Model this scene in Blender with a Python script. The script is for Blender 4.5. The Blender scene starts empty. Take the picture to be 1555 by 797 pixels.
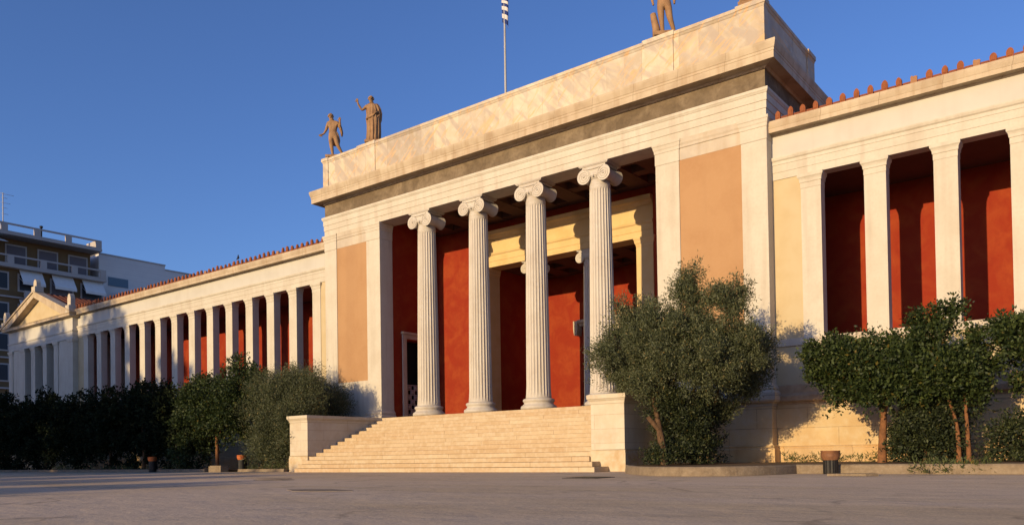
import bpy, math, random
import numpy as np
from mathutils import Vector, Matrix
R = math.radians
scene = bpy.context.scene
col = scene.collection

# ------------------------------------------------------------ camera
camd = bpy.data.cameras.new('camera'); cam = bpy.data.objects.new('camera', camd); col.objects.link(cam)
scene.camera = cam
camd.sensor_width = 36.0; camd.sensor_fit = 'HORIZONTAL'
camd.lens = 1225.23 / 1555 * 36; camd.shift_y = 0.1755; camd.clip_end = 3000; camd.clip_start = 0.1
yaw, pitch, roll = 0.6592, 0.0176, 0.0152
F = Vector((-math.sin(yaw), math.cos(yaw), 0)); Rt = Vector((math.cos(yaw), math.sin(yaw), 0)); U = Vector((0, 0, 1))
F2 = F*math.cos(pitch) + U*math.sin(pitch); U2 = -F*math.sin(pitch) + U*math.cos(pitch)
Rc = Rt*math.cos(roll) - U2*math.sin(roll); Uc = Rt*math.sin(roll) + U2*math.cos(roll)
M = Matrix((Rc, Uc, -F2)).transposed().to_4x4()
M.translation = Vector((20.18, -25.506, 0.491))
cam.matrix_world = M

# ------------------------------------------------------------ light
SUN_EL, SUN_AZ = R(10.6), R(3.9)          # azimuth: west of the facade normal
w = bpy.data.worlds.new('World'); scene.world = w; w.use_nodes = True
nt = w.node_tree; bg = nt.nodes['Background']
sky = nt.nodes.new('ShaderNodeTexSky'); sky.sky_type = 'NISHITA'; sky.sun_disc = False
sky.sun_elevation = SUN_EL; sky.sun_rotation = math.pi + SUN_AZ
sky.air_density = 1.0; sky.dust_density = 0.8; sky.ozone_density = 5.0; sky.altitude = 150
tint = nt.nodes.new('ShaderNodeMix'); tint.data_type = 'RGBA'; tint.blend_type = 'MULTIPLY'; tint.inputs[0].default_value = 1
tint.inputs[7].default_value = (1.30, 1.11, 1.28, 1)
nt.links.new(sky.outputs[0], tint.inputs[6]); nt.links.new(tint.outputs[2], bg.inputs[0]); bg.inputs[1].default_value = 0.15
sd = bpy.data.lights.new('sun', 'SUN'); sd.energy = 5.0; sd.angle = R(0.5); sd.color = (1.0, 0.75, 0.41)
sun = bpy.data.objects.new('sun', sd); col.objects.link(sun)
tdir = Vector((math.sin(SUN_AZ)*math.cos(SUN_EL), math.cos(SUN_AZ)*math.cos(SUN_EL), -math.sin(SUN_EL)))
sun.rotation_euler = tdir.to_track_quat('-Z', 'Y').to_euler(); sun.location = (-3, -60, 40)
scene.view_settings.view_transform = 'Standard'; scene.view_settings.look = 'None'
scene.view_settings.exposure = 0.0; scene.view_settings.gamma = 1; scene.view_settings.use_curve_mapping = False
scene.render.engine = 'CYCLES'
scene.cycles.max_bounces = 5; scene.cycles.diffuse_bounces = 2

rnd = random.Random(7); NR = np.random.default_rng(11)

# ------------------------------------------------------------ materials
ALB = .76       # overall albedo of the painted and weathered stone
def mat(name, base, var=None, scale=3.0, amount=0.5, rough=0.85, bump=0.0, bscale=40, streak=None, spec=0.25,
        blocks=None, detail=6, dist=0.0, fine=None):
    """base colour varied by noise towards var; streak = vertical weathering; blocks=(w,h,mortar,colour,per-block variation)"""
    m = bpy.data.materials.new(name); m.use_nodes = True
    t = m.node_tree; n = t.nodes; L = t.links; b = n['Principled BSDF']
    b.inputs['Roughness'].default_value = rough
    b.inputs['Specular IOR Level'].default_value = spec
    tc = n.new('ShaderNodeTexCoord'); co = tc.outputs['Object']
    kk = 1.0 if name in ('dusty_paving', 'white_render', 'grey_apartment_concrete', 'pale_awning_cloth') else ALB
    def rgb(c): return (c[0]*kk, c[1]*kk, c[2]*kk, 1)
    oi = n.new('ShaderNodeObjectInfo'); sh = n.new('ShaderNodeVectorMath'); sh.operation = 'SCALE'
    sh.inputs[0].default_value = (31.7, 17.3, 9.1); L.new(oi.outputs['Random'], sh.inputs['Scale'])
    av = n.new('ShaderNodeVectorMath'); L.new(co, av.inputs[0]); L.new(sh.outputs[0], av.inputs[1]); co_r = av.outputs[0]
    def noise(sc, de=detail, di=0.0, vec=None):
        x = n.new('ShaderNodeTexNoise'); x.inputs['Scale'].default_value = sc; x.inputs['Detail'].default_value = de
        x.inputs['Distortion'].default_value = di; L.new(vec or co_r, x.inputs['Vector']); return x.outputs['Fac']
    def ramp(f, a, c):
        x = n.new('ShaderNodeMapRange'); x.inputs['From Min'].default_value = a; x.inputs['From Max'].default_value = c
        L.new(f, x.inputs['Value']); return x.outputs['Result']
    def mix(f, a, c, kind='MIX'):
        x = n.new('ShaderNodeMix'); x.data_type = 'RGBA'; x.blend_type = kind
        if isinstance(f, float): x.inputs[0].default_value = f
        else: L.new(f, x.inputs[0])
        if isinstance(a, tuple): x.inputs[6].default_value = rgb(a)
        else: L.new(a, x.inputs[6])
        if isinstance(c, tuple): x.inputs[7].default_value = rgb(c)
        else: L.new(c, x.inputs[7])
        return x.outputs[2]
    def mul(f, k):
        x = n.new('ShaderNodeMath'); x.operation = 'MULTIPLY'; L.new(f, x.inputs[0]); x.inputs[1].default_value = k; return x.outputs[0]
    c = base
    if blocks:
        bw, bh, mo, mc, pv = blocks
        sp = n.new('ShaderNodeSeparateXYZ'); L.new(co, sp.inputs[0])
        ad = n.new('ShaderNodeMath'); L.new(sp.outputs['X'], ad.inputs[0]); L.new(sp.outputs['Y'], ad.inputs[1])
        cb = n.new('ShaderNodeCombineXYZ'); L.new(ad.outputs[0], cb.inputs['X']); L.new(sp.outputs['Z'], cb.inputs['Y'])
        bk = n.new('ShaderNodeTexBrick'); L.new(cb.outputs[0], bk.inputs['Vector']); bk.inputs['Scale'].default_value = 1
        bk.inputs['Brick Width'].default_value = bw; bk.inputs['Row Height'].default_value = bh
        bk.inputs['Mortar Size'].default_value = mo; bk.inputs['Mortar Smooth'].default_value = 0.3
        bk.inputs['Bias'].default_value = 0
        bk.inputs['Color1'].default_value = rgb(base); bk.inputs['Color2'].default_value = rgb(pv)
        bk.inputs['Mortar'].default_value = rgb(mc)
        c = bk.outputs['Color']
    if var:
        c = mix(mul(ramp(noise(scale, di=dist), 0.42, 0.66), amount), c, var)
    if fine:
        c = mix(mul(ramp(noise(fine[0]), 0.45, 0.75), fine[2]), c, fine[1])
    if streak:
        mp = n.new('ShaderNodeMapping'); mp.inputs['Scale'].default_value = (streak[1], streak[1], streak[1]*0.06)
        L.new(co_r, mp.inputs['Vector'])
        c = mix(mul(ramp(noise(1.0, vec=mp.outputs[0]), 0.5, 0.72), streak[2]), c, streak[0])
    if isinstance(c, tuple): b.inputs['Base Color'].default_value = rgb(c)
    else: L.new(c, b.inputs['Base Color'])
    if bump:
        bp = n.new('ShaderNodeBump'); bp.inputs['Strength'].default_value = bump; bp.inputs['Distance'].default_value = 0.02
        L.new(noise(bscale), bp.inputs['Height']); L.new(bp.outputs[0], b.inputs['Normal'])
    return m

CREAM = mat('cream_painted_stone', (.76, .69, .56), (.64, .55, .42), 1.1, .5, .8, .12, 30, ((.52, .42, .31), 3.5, .40), fine=(12, (.60, .50, .38), .3))
FRIEZEW = mat('pale_frieze_plaster', (.70, .66, .58), (.60, .55, .47), 1.0, .4, .85, .08, 40, ((.52, .44, .35), 2, .2))
YELLOW = mat('yellow_stucco', (.70, .56, .34), (.62, .46, .25), 1.5, .5, .9, .1, 50)
INNERY = mat('golden_inner_marble', (.86, .62, .30), (.74, .49, .20), 1.5, .6, .8, .1, 40, None, .25, fine=(6, (.88, .70, .42), .4))
ORANGE = mat('orange_stucco', (.56, .325, .16), (.50, .275, .13), 1.2, .7, .9, .12, 60, ((.44, .25, .13), 1.6, .35), .2, fine=(9, (.60, .36, .19), .3))
RED = mat('red_stucco', (.34, .036, .012), (.42, .075, .02), 1.4, .7, .85, .1, 40, None, .2, dist=.6, fine=(7, (.28, .027, .011), .4))
MARBLE = mat('weathered_marble', (.72, .62, .48), (.50, .42, .34), 1.2, .55, .7, .15, 24, ((.48, .33, .18), 3, .35), .3,
             fine=(9, (.62, .46, .28), .3))
COLM = mat('column_marble', (.70, .63, .53), (.55, .46, .37), .9, .5, .65, .12, 24, ((.50, .41, .30), 4, .35), .3,
           fine=(6, (.74, .70, .63), .5))
ATTIC = mat('veined_attic_marble', (.80, .67, .48), (.58, .46, .33), .9, .5, .65, .1, 20, ((.60, .40, .20), 1.6, .45), .3,
            blocks=(1.45, 40, .006, (.30, .22, .15), (.46, .375, .285)), dist=.6, fine=(3.5, (.82, .76, .64), .5))
def veins(m, ang, sc, colr, lo, hi, amt, dist=2.5):
    t = m.node_tree; n = t.nodes; L = t.links; b = n['Principled BSDF']; src = b.inputs['Base Color'].links[0].from_socket
    tc = n.new('ShaderNodeTexCoord'); mp = n.new('ShaderNodeMapping'); L.new(tc.outputs['Object'], mp.inputs['Vector'])
    mp.vector_type = 'TEXTURE'
    mp.inputs['Rotation'].default_value = (0, ang, 0); mp.inputs['Scale'].default_value = tuple(1/q for q in sc)
    sp = n.new('ShaderNodeSeparateXYZ'); L.new(tc.outputs['Object'], sp.inputs[0])
    dv = n.new('ShaderNodeMath'); dv.operation = 'DIVIDE'; L.new(sp.outputs['X'], dv.inputs[0]); dv.inputs[1].default_value = 1.45
    fl = n.new('ShaderNodeMath'); fl.operation = 'FLOOR'; L.new(dv.outputs[0], fl.inputs[0])
    ml = n.new('ShaderNodeMath'); ml.operation = 'MULTIPLY'; L.new(fl.outputs[0], ml.inputs[0]); ml.inputs[1].default_value = 7.31
    x = n.new('ShaderNodeTexNoise'); x.noise_dimensions = '4D'; L.new(ml.outputs[0], x.inputs['W'])
    x.inputs['Scale'].default_value = 1; x.inputs['Detail'].default_value = 7; x.inputs['Distortion'].default_value = dist; L.new(mp.outputs[0], x.inputs['Vector'])
    r = n.new('ShaderNodeMapRange'); r.inputs['From Min'].default_value = lo; r.inputs['From Max'].default_value = hi; r.inputs['To Max'].default_value = amt
    L.new(x.outputs['Fac'], r.inputs['Value'])
    mi = n.new('ShaderNodeMix'); mi.data_type = 'RGBA'; L.new(r.outputs[0], mi.inputs[0]); L.new(src, mi.inputs[6]); mi.inputs[7].default_value = (*colr, 1)
    L.new(mi.outputs[2], b.inputs['Base Color'])
veins(ATTIC, R(48), (.7, .7, 3.6), (.40, .33, .27), .47, .58, .75, .9)
veins(ATTIC, R(-40), (.9, .9, 6.0), (.64, .38, .17), .54, .61, .65, .9)
veins(ATTIC, R(10), (.5, .5, .4), (.80, .72, .58), .5, .7, .35, .8)
CORN = mat('stained_cornice_marble', (.70, .57, .40), (.46, .34, .22), 1.5, .6, .75, .15, 24, ((.42, .27, .14), 4, .5), .3,
           blocks=(1.7, 5, .007, (.28, .2, .13), (.64, .50, .34)))
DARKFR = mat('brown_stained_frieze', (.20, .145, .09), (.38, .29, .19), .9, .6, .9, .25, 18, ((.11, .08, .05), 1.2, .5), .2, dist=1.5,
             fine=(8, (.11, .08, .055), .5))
ASHLAR = mat('honey_ashlar', (.80, .59, .33), (.62, .41, .20), 1.1, .6, .8, .2, 22, ((.60, .38, .16), 2, .35), .25,
             blocks=(1.9, .635, .010, (.30, .2, .11), (.72, .54, .30)), fine=(5, (.76, .64, .44), .5))
ROUGHB = mat('rough_stone_band', (.58, .40, .24), (.40, .25, .14), 2.5, .8, .9, .5, 12, None, .2, fine=(10, (.70, .54, .34), .6))
PLINTH = mat('ochre_plinth_stone', (.82, .57, .29), (.66, .37, .14), 1.0, .8, .85, .2, 20, ((.50, .27, .10), 2, .4), .2,
             blocks=(2.1, 3, .007, (.3, .18, .09), (.66, .48, .28)))
STEP = mat('worn_step_marble', (.72, .56, .36), (.54, .37, .20), 1.6, .55, .7, .2, 26, None, .3,
           blocks=(3.4, .1554, .010, (.34, .22, .12), (.64, .45, .26)), fine=(7, (.80, .68, .50), .5))
CHEEK = mat('cheek_marble', (.78, .68, .52), (.62, .49, .34), 1.6, .5, .7, .15, 26, ((.62, .46, .28), 3, .25), .3,
            blocks=(2.6, .43, .006, (.42, .30, .19), (.72, .62, .46)), fine=(7, (.80, .74, .64), .4))
CHEEKB = mat('stained_cheek_base', (.76, .62, .42), (.58, .38, .18), 2.2, .8, .8, .2, 26, None, .25, fine=(9, (.80, .70, .54), .5))
TERRA = mat('terracotta', (.36, .115, .045), (.24, .075, .035), 5, .6, .85, .3, 30, None, .2)
TERRA2 = mat('pale_terracotta', (.46, .24, .12), (.36, .16, .08), 5, .6, .85, .3, 30, None, .2)
TILE = mat('roof_tile_clay', (.30, .10, .05), (.18, .06, .035), 3, .6, .9, .3, 20, None, .2)
FLOOR = mat('brown_stone_floor', (.09, .055, .04), (.06, .04, .03), 2, .6)
DARK = mat('dark_opening', (.018, .016, .014), None)
CEIL = mat('portico_ceiling_paint', (.17, .085, .06), (.12, .06, .045), 2, .5, .9)
BRONZE = mat('patinated_statue_stone', (.45, .255, .12), (.24, .125, .06), 4, .7, .75, .3, 30, ((.16, .09, .05), 6, .5), .3, fine=(16, (.50, .33, .18), .4))
ASPH = mat('dusty_paving', (.52, .385, .235), (.61, .46, .29), .35, .7, .95, .5, 60, None, .1, dist=.8, fine=(2.2, (.40, .30, .20), .45))
def asph_extra(m):                       # cracks, patches and grit that stay put on the ground
    t = m.node_tree; n = t.nodes; L = t.links; b = n['Principled BSDF']
    src = b.inputs['Base Color'].links[0].from_socket
    tc = n.new('ShaderNodeTexCoord')
    mp = n.new('ShaderNodeMapping'); L.new(tc.outputs['Object'], mp.inputs['Vector'])
    mp.inputs['Rotation'].default_value = (0, 0, .66); mp.inputs['Scale'].default_value = (.35, 1.1, 1)
    x = n.new('ShaderNodeTexNoise'); x.inputs['Scale'].default_value = .9; x.inputs['Detail'].default_value = 9; x.inputs['Roughness'].default_value = .7
    L.new(mp.outputs[0], x.inputs['Vector'])
    r = n.new('ShaderNodeMapRange'); r.inputs['From Min'].default_value = .58; r.inputs['From Max'].default_value = .70; r.inputs['To Max'].default_value = .6
    L.new(x.outputs['Fac'], r.inputs['Value'])
    mi = n.new('ShaderNodeMix'); mi.data_type = 'RGBA'; L.new(r.outputs[0], mi.inputs[0]); L.new(src, mi.inputs[6]); mi.inputs[7].default_value = (.25, .19, .14, 1)
    y = n.new('ShaderNodeTexNoise'); y.inputs['Scale'].default_value = .22; y.inputs['Detail'].default_value = 8; y.inputs['Roughness'].default_value = .62; L.new(mp.outputs[0], y.inputs['Vector'])
    ry = n.new('ShaderNodeMapRange'); ry.inputs['From Min'].default_value = .40; ry.inputs['From Max'].default_value = .60; ry.inputs['To Max'].default_value = .55; L.new(y.outputs['Fac'], ry.inputs['Value'])
    m2 = n.new('ShaderNodeMix'); m2.data_type = 'RGBA'; L.new(ry.outputs[0], m2.inputs[0]); L.new(mi.outputs[2], m2.inputs[6]); m2.inputs[7].default_value = (.66, .52, .39, 1)
    mi = m2
    g = n.new('ShaderNodeTexNoise'); g.inputs['Scale'].default_value = 38; g.inputs['Detail'].default_value = 3; L.new(tc.outputs['Object'], g.inputs['Vector'])
    r2 = n.new('ShaderNodeMapRange'); r2.inputs['From Min'].default_value = .35; r2.inputs['From Max'].default_value = .75
    r2.inputs['To Min'].default_value = .88; r2.inputs['To Max'].default_value = 1.2; L.new(g.outputs['Fac'], r2.inputs['Value'])
    vm = n.new('ShaderNodeVectorMath'); vm.operation = 'SCALE'; L.new(mi.outputs[2], vm.inputs[0]); L.new(r2.outputs[0], vm.inputs['Scale'])
    L.new(vm.outputs[0], b.inputs['Base Color'])
    vo = n.new('ShaderNodeTexVoronoi'); vo.feature = 'DISTANCE_TO_EDGE'; vo.inputs['Scale'].default_value = .30
    wn = n.new('ShaderNodeTexNoise'); wn.inputs['Scale'].default_value = 1.2; wn.inputs['Detail'].default_value = 6; L.new(tc.outputs['Object'], wn.inputs['Vector'])
    wa = n.new('ShaderNodeVectorMath'); wa.operation = 'SCALE'; L.new(wn.outputs['Color'], wa.inputs[0]); wa.inputs['Scale'].default_value = 1.4
    wb_ = n.new('ShaderNodeVectorMath'); L.new(tc.outputs['Object'], wb_.inputs[0]); L.new(wa.outputs[0], wb_.inputs[1]); L.new(wb_.outputs[0], vo.inputs['Vector'])
    rc = n.new('ShaderNodeMapRange'); rc.inputs['From Min'].default_value = .004; rc.inputs['From Max'].default_value = .022; rc.inputs['To Min'].default_value = .40; rc.inputs['To Max'].default_value = 0
    L.new(vo.outputs['Distance'], rc.inputs['Value'])
    mk = n.new('ShaderNodeTexNoise'); mk.inputs['Scale'].default_value = .5; L.new(tc.outputs['Object'], mk.inputs['Vector'])
    mr = n.new('ShaderNodeMapRange'); mr.inputs['From Min'].default_value = .45; mr.inputs['From Max'].default_value = .58; L.new(mk.outputs['Fac'], mr.inputs['Value'])
    mm = n.new('ShaderNodeMath'); mm.operation = 'MULTIPLY'; L.new(rc.outputs[0], mm.inputs[0]); L.new(mr.outputs[0], mm.inputs[1])
    mc_ = n.new('ShaderNodeMix'); mc_.data_type = 'RGBA'; L.new(mm.outputs[0], mc_.inputs[0]); L.new(vm.outputs[0], mc_.inputs[6]); mc_.inputs[7].default_value = (.10, .075, .055, 1)
    L.new(mc_.outputs[2], b.inputs['Base Color'])
    bp = n.new('ShaderNodeBump'); bp.inputs['Strength'].default_value = .9; bp.inputs['Distance'].default_value = .045
    n2 = n.new('ShaderNodeTexNoise'); n2.inputs['Scale'].default_value = 1.3; n2.inputs['Detail'].default_value = 10; n2.inputs['Roughness'].default_value = .65
    L.new(tc.outputs['Object'], n2.inputs['Vector']); L.new(n2.outputs['Fac'], bp.inputs['Height']); L.new(bp.outputs[0], b.inputs['Normal'])
asph_extra(ASPH)
KERB = mat('rough_kerb_concrete', (.31, .235, .155), (.20, .145, .095), 3, .7, .9, .5, 30, None, .2, fine=(14, (.48, .38, .27), .4))
SOIL = mat('dry_soil', (.16, .10, .055), (.22, .14, .07), 4, .7, .95, .8, 12)
BARK = mat('bark', (.17, .10, .055), (.09, .052, .03), 8, .8, .95, .9, 22, ((.10, .06, .035), 14, .6), .1)
TAR = mat('old_tar_patch', (.36, .275, .19), (.26, .20, .14), 4, .7, .95, .5, 40)
BINB = mat('black_painted_metal', (.02, .019, .018), (.05, .035, .025), 8, .4, .5, .1, 30)
BINR = mat('rusty_brown_metal', (.30, .13, .055), (.16, .07, .035), 9, .7, .6, .2, 30, None, .4)
BINO = mat('orange_plastic', (.60, .17, .05), (.45, .12, .04), 9, .6, .6)
POLE = mat('pale_pole_paint', (.55, .53, .50), (.35, .33, .31), 2, .5, .5)
APTW = mat('brown_apartment_render', (.27, .165, .075), (.21, .125, .06), 1, .5, .9)
APTC = mat('grey_apartment_concrete', (.46, .41, .37), (.38, .34, .30), 1, .5, .9)
APTG = mat('dull_window_glass', (.05, .055, .065), None, rough=.3)
SHUT = mat('grey_shutter', (.22, .19, .20), None)
AWN = mat('pale_awning_cloth', (.75, .71, .66), (.66, .62, .57), 3, .5, .9)
WHITEB = mat('white_render', (.72, .68, .64), (.64, .60, .57), .8, .5, .9, 0, 40, None, .2, blocks=(50, .6, .02, (.64, .60, .57), (.70, .66, .62)))
BLUEG = mat('blue_ribbon_glass', (.16, .24, .30), None, rough=.3)
FEATHER = mat('dark_feathers', (.04, .04, .05), None)

def leafmat(name, c1, c2, c3, trans=.25):
    m = bpy.data.materials.new(name); m.use_nodes = True
    t = m.node_tree; n = t.nodes; L = t.links; b = n['Principled BSDF']
    g = n.new('ShaderNodeNewGeometry'); cr = n.new('ShaderNodeValToRGB')
    cr.color_ramp.elements[0].color = (*c1, 1); cr.color_ramp.elements[1].color = (*c3, 1)
    e = cr.color_ramp.elements.new(.55); e.color = (*c2, 1)
    e = cr.color_ramp.elements.new(.965); e.color = (*c3, 1)
    cr.color_ramp.elements[-1].color = (c3[0]*2.0, c3[0]*1.35, c3[2]*.7, 1)
    L.new(g.outputs['Random Per Island'], cr.inputs[0]); L.new(cr.outputs[0], b.inputs['Base Color'])
    b.inputs['Roughness'].default_value = .8 if name == 'laurel_leaf' else .55; b.inputs['Specular IOR Level'].default_value = .08 if name == 'laurel_leaf' else .3
    tr = n.new('ShaderNodeBsdfTranslucent'); L.new(cr.outputs[0], tr.inputs[0])
    ms = n.new('ShaderNodeMixShader'); ms.inputs[0].default_value = trans
    L.new(b.outputs[0], ms.inputs[1]); L.new(tr.outputs[0], ms.inputs[2]); L.new(ms.outputs[0], n['Material Output'].inputs[0])
    return m
OLIVE = leafmat('olive_leaf', (.050, .062, .026), (.095, .108, .048), (.17, .18, .10))
CITRUS = leafmat('citrus_leaf', (.017, .028, .009), (.034, .053, .014), (.080, .105, .027))
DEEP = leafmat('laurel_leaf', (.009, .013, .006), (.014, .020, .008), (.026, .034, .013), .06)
DEEPG = leafmat('shaded_shoot_leaf', (.016, .022, .010), (.03, .04, .016), (.07, .085, .03), .15)  # dark leaf; on the shrubs it puts the crowns' shade into the colour
LOOSE = leafmat('oleander_leaf', (.035, .045, .020), (.065, .075, .035), (.11, .12, .065))
WEED = leafmat('weed_leaf', (.05, .07, .02), (.09, .11, .035), (.16, .15, .06))
BARKC = mat('orange_brown_bark', (.30, .135, .06), (.17, .08, .04), 8, .8, .95, .9, 22, None, .1)

# ------------------------------------------------------------ mesh helpers
class MB:
    def __init__(s): s.v = []; s.f = []; s.sm = []
    def add(s, vs, fs, smooth=False):
        o = len(s.v); s.v += [tuple(p) for p in vs]; s.f += [tuple(i+o for i in f) for f in fs]; s.sm += [smooth]*len(fs); return s
    def box(s, x0, x1, y0, y1, z0, z1):
        return s.add([(x0,y0,z0),(x1,y0,z0),(x1,y1,z0),(x0,y1,z0),(x0,y0,z1),(x1,y0,z1),(x1,y1,z1),(x0,y1,z1)],
                     [(0,3,2,1),(4,5,6,7),(0,1,5,4),(1,2,6,5),(2,3,7,6),(3,0,4,7)])
    def lathe(s, cx, cy, prof, n=32, smooth=True, cap=True):
        o = []
        for r, z in prof:
            for k in range(n):
                a = 2*math.pi*k/n; o.append((cx+r*math.cos(a), cy+r*math.sin(a), z))
        fs = [(i*n+k, i*n+(k+1) % n, (i+1)*n+(k+1) % n, (i+1)*n+k) for i in range(len(prof)-1) for k in range(n)]
        if cap: fs += [tuple(range(n-1, -1, -1)), tuple((len(prof)-1)*n+k for k in range(n))]
        return s.add(o, fs, smooth)
    def sweep(s, path, prof, closed=False):
        """prof: closed polygon (offset to the right of travel, z); path: list of (x,y), mitred"""
        P = [Vector(p) for p in path]; n = len(prof); rings = []
        for i, p in enumerate(P):
            d0 = (p-P[i-1]).normalized() if (i or closed) else None
            nx = P[(i+1) % len(P)]
            d1 = (nx-p).normalized() if (i < len(P)-1 or closed) else None
            d0 = d0 or d1; d1 = d1 or d0
            n0 = Vector((d0.y, -d0.x)); n1 = Vector((d1.y, -d1.x)); m = (n0+n1); m = m/m.length_squared*2
            rings.append([(p.x+m.x*o, p.y+m.y*o, z) for o, z in prof])
        fs = []; N = len(P)
        for i in range(N if closed else N-1):
            j = (i+1) % N
            fs += [(i*n+k, i*n+(k+1) % n, j*n+(k+1) % n, j*n+k) for k in range(n)]
        if not closed: fs += [tuple(range(n)), tuple((N-1)*n+k for k in range(n-1, -1, -1))]
        return s.add([q for r in rings for q in r], fs)
    def tube(s, pts, rad, n=8, smooth=True):
        P = [Vector(p) for p in pts]; rings = []
        if not hasattr(rad, '__len__'): rad = [rad]*len(P)
        for i, p in enumerate(P):
            d = (P[min(i+1, len(P)-1)]-P[max(i-1, 0)]).normalized()
            a = Vector((1, 0, 0)) if abs(d.x) < .8 else Vector((0, 1, 0))
            u = d.cross(a).normalized(); v = d.cross(u)
            rings += [tuple(p+rad[i]*(math.cos(2*math.pi*k/n)*u+math.sin(2*math.pi*k/n)*v)) for k in range(n)]
        fs = [(i*n+k, i*n+(k+1) % n, (i+1)*n+(k+1) % n, (i+1)*n+k) for i in range(len(P)-1) for k in range(n)]
        fs += [tuple(range(n-1, -1, -1)), tuple((len(P)-1)*n+k for k in range(n))]
        return s.add(rings, fs, smooth)
    def prism(s, poly, axis, a, b):
        """poly of 2-D points extruded along axis 'x','y' or 'z' from a to b"""
        def q(u, v, t): return {'x': (t, u, v), 'y': (u, t, v), 'z': (u, v, t)}[axis]
        n = len(poly)
        return s.add([q(u, v, a) for u, v in poly]+[q(u, v, b) for u, v in poly],
                     [tuple(range(n)), tuple(range(2*n-1, n-1, -1))]+[(k, k+n, (k+1) % n+n, (k+1) % n) for k in range(n)])
    def mesh(s, name):
        me = bpy.data.meshes.new(name); me.from_pydata(s.v, [], s.f)
        me.polygons.foreach_set('use_smooth', s.sm)
        import bmesh
        bm = bmesh.new(); bm.from_mesh(me); bmesh.ops.recalc_face_normals(bm, faces=bm.faces); bm.to_mesh(me); bm.free()
        return me
    def build(s, name, m, parent=None, loc=(0, 0, 0), bevel=0):
        me = s.mesh(name); me.materials.append(m)
        o = bpy.data.objects.new(name, me); col.objects.link(o); o.parent = parent; o.location = loc
        if bevel:
            b = o.modifiers.new('bevel', 'BEVEL'); b.width = bevel; b.segments = 2; b.limit_method = 'ANGLE'; b.angle_limit = R(50)
        return o
def tag(o, label=None, cat=None, group=None, kind=None):
    if label: o['label'] = label
    if cat: o['category'] = cat
    if group: o['group'] = group
    if kind: o['kind'] = kind
    return o
def thing(name, label, cat, loc=(0, 0, 0), group=None, rz=0):
    o = bpy.data.objects.new(name, None); col.objects.link(o); o.location = loc; o.rotation_euler.z = rz
    return tag(o, label, cat, group)
def dup(o, loc, parent='same'):
    c = o.copy(); col.objects.link(c); c.location = loc
    if parent != 'same': c.parent = parent
    for ch in list(o.children):
        k = ch.copy(); col.objects.link(k); k.parent = c
    return c
def one(name, mb, m, label, cat, loc, group=None):
    return tag(mb.build(name, m, None, loc), label, cat, group)

# ------------------------------------------------------------ ground
g = MB(); g.add([(-900, -500, 0), (900, -500, 0), (900, 1200, 0), (-900, 1200, 0)], [(0, 1, 2, 3)])
tag(g.build('ground', ASPH), kind='structure')

# planting bed on the right, edged by a tall kerb that swells round the olive
def catmull(pts, k=6):
    out = []
    for i in range(len(pts)-1):
        p0, p1, p2, p3 = [Vector(pts[max(0, min(len(pts)-1, j))]) for j in (i-1, i, i+1, i+2)]
        for t in range(k):
            t /= k
            out.append(tuple(.5*((2*p1)+(-p0+p2)*t+(2*p0-5*p1+4*p2-p3)*t*t+(-p0+3*p1-3*p2+p3)*t**3)))
    return out+[tuple(pts[-1])]
kr = [(8.30, -4.75), (9.6, -6.9), (11.0, -8.6), (12.2, -9.2), (13.2, -8.9), (13.75, -7.9), (13.95, -6.75)]
kpath = catmull(kr) + [(14.2, -6.80)] + [(14.2+i*1.0, -6.82-.09*i) for i in range(1, 14)]
kb = MB(); kb.sweep(kpath[::1], [(-.26, 0), (-.26, .19), (-.03, .21), (0, .18), (.02, 0)])
tag(kb.build('kerb', KERB, bevel=.012), kind='structure')
soil = MB(); n_ = len(kpath)
soil.add([(x, y+.12, .17) for x, y in kpath]+[(min(max(x, 8.05), 27.4), .1, .19) for x, y in kpath], [(i, i+1, n_+i+1, n_+i) for i in range(n_-1)])
tag(soil.build('planting_bed', SOIL), kind='structure')
# left bed and kerb
lk = [(-8.15, -4.55), (-10.6, -4.60), (-11.4, -4.66)]
k2 = MB(); k2.sweep([(-11.35, -4.7), (-8.15, -4.62)], [(-.22, 0), (-.22, .12), (-.02, .13), (0, 0)])
k2.sweep([(-50, -4.5), (-30, -4.7), (-18.2, -4.95), (-13.6, -4.95)], [(-.22, 0), (-.22, .13), (-.02, .14), (0, 0)])
tag(k2.build('kerb', KERB, bevel=.01), kind='structure')
s2 = MB(); s2.add([(-60, -4.6, .09), (-8.1, -4.6, .09), (-8.1, .1, .1), (-60, .1, .1)], [(0, 1, 2, 3)])
tag(s2.build('planting_bed', SOIL), kind='structure')

# ------------------------------------------------------------ the museum
B = 10.97; AL = -7.10; AR = 6.99; AW = .90; PW = .86; ZP = 2.33; ZA = 11.35
YW = .435; P0 = 11.88; PL = 1.906; PWD = .622; ZWS = 9.325; ZS = 4.134
mus = thing('museum_building', 'neoclassical stone museum with Ionic portico and two long pillared wings', 'museum')
def part(name, mb, m, parent=mus, bevel=0, label=None, loc=(0, 0, 0)):
    o = mb.build(name, m, parent, loc, bevel)
    if label: o['label'] = label
    return o

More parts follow.
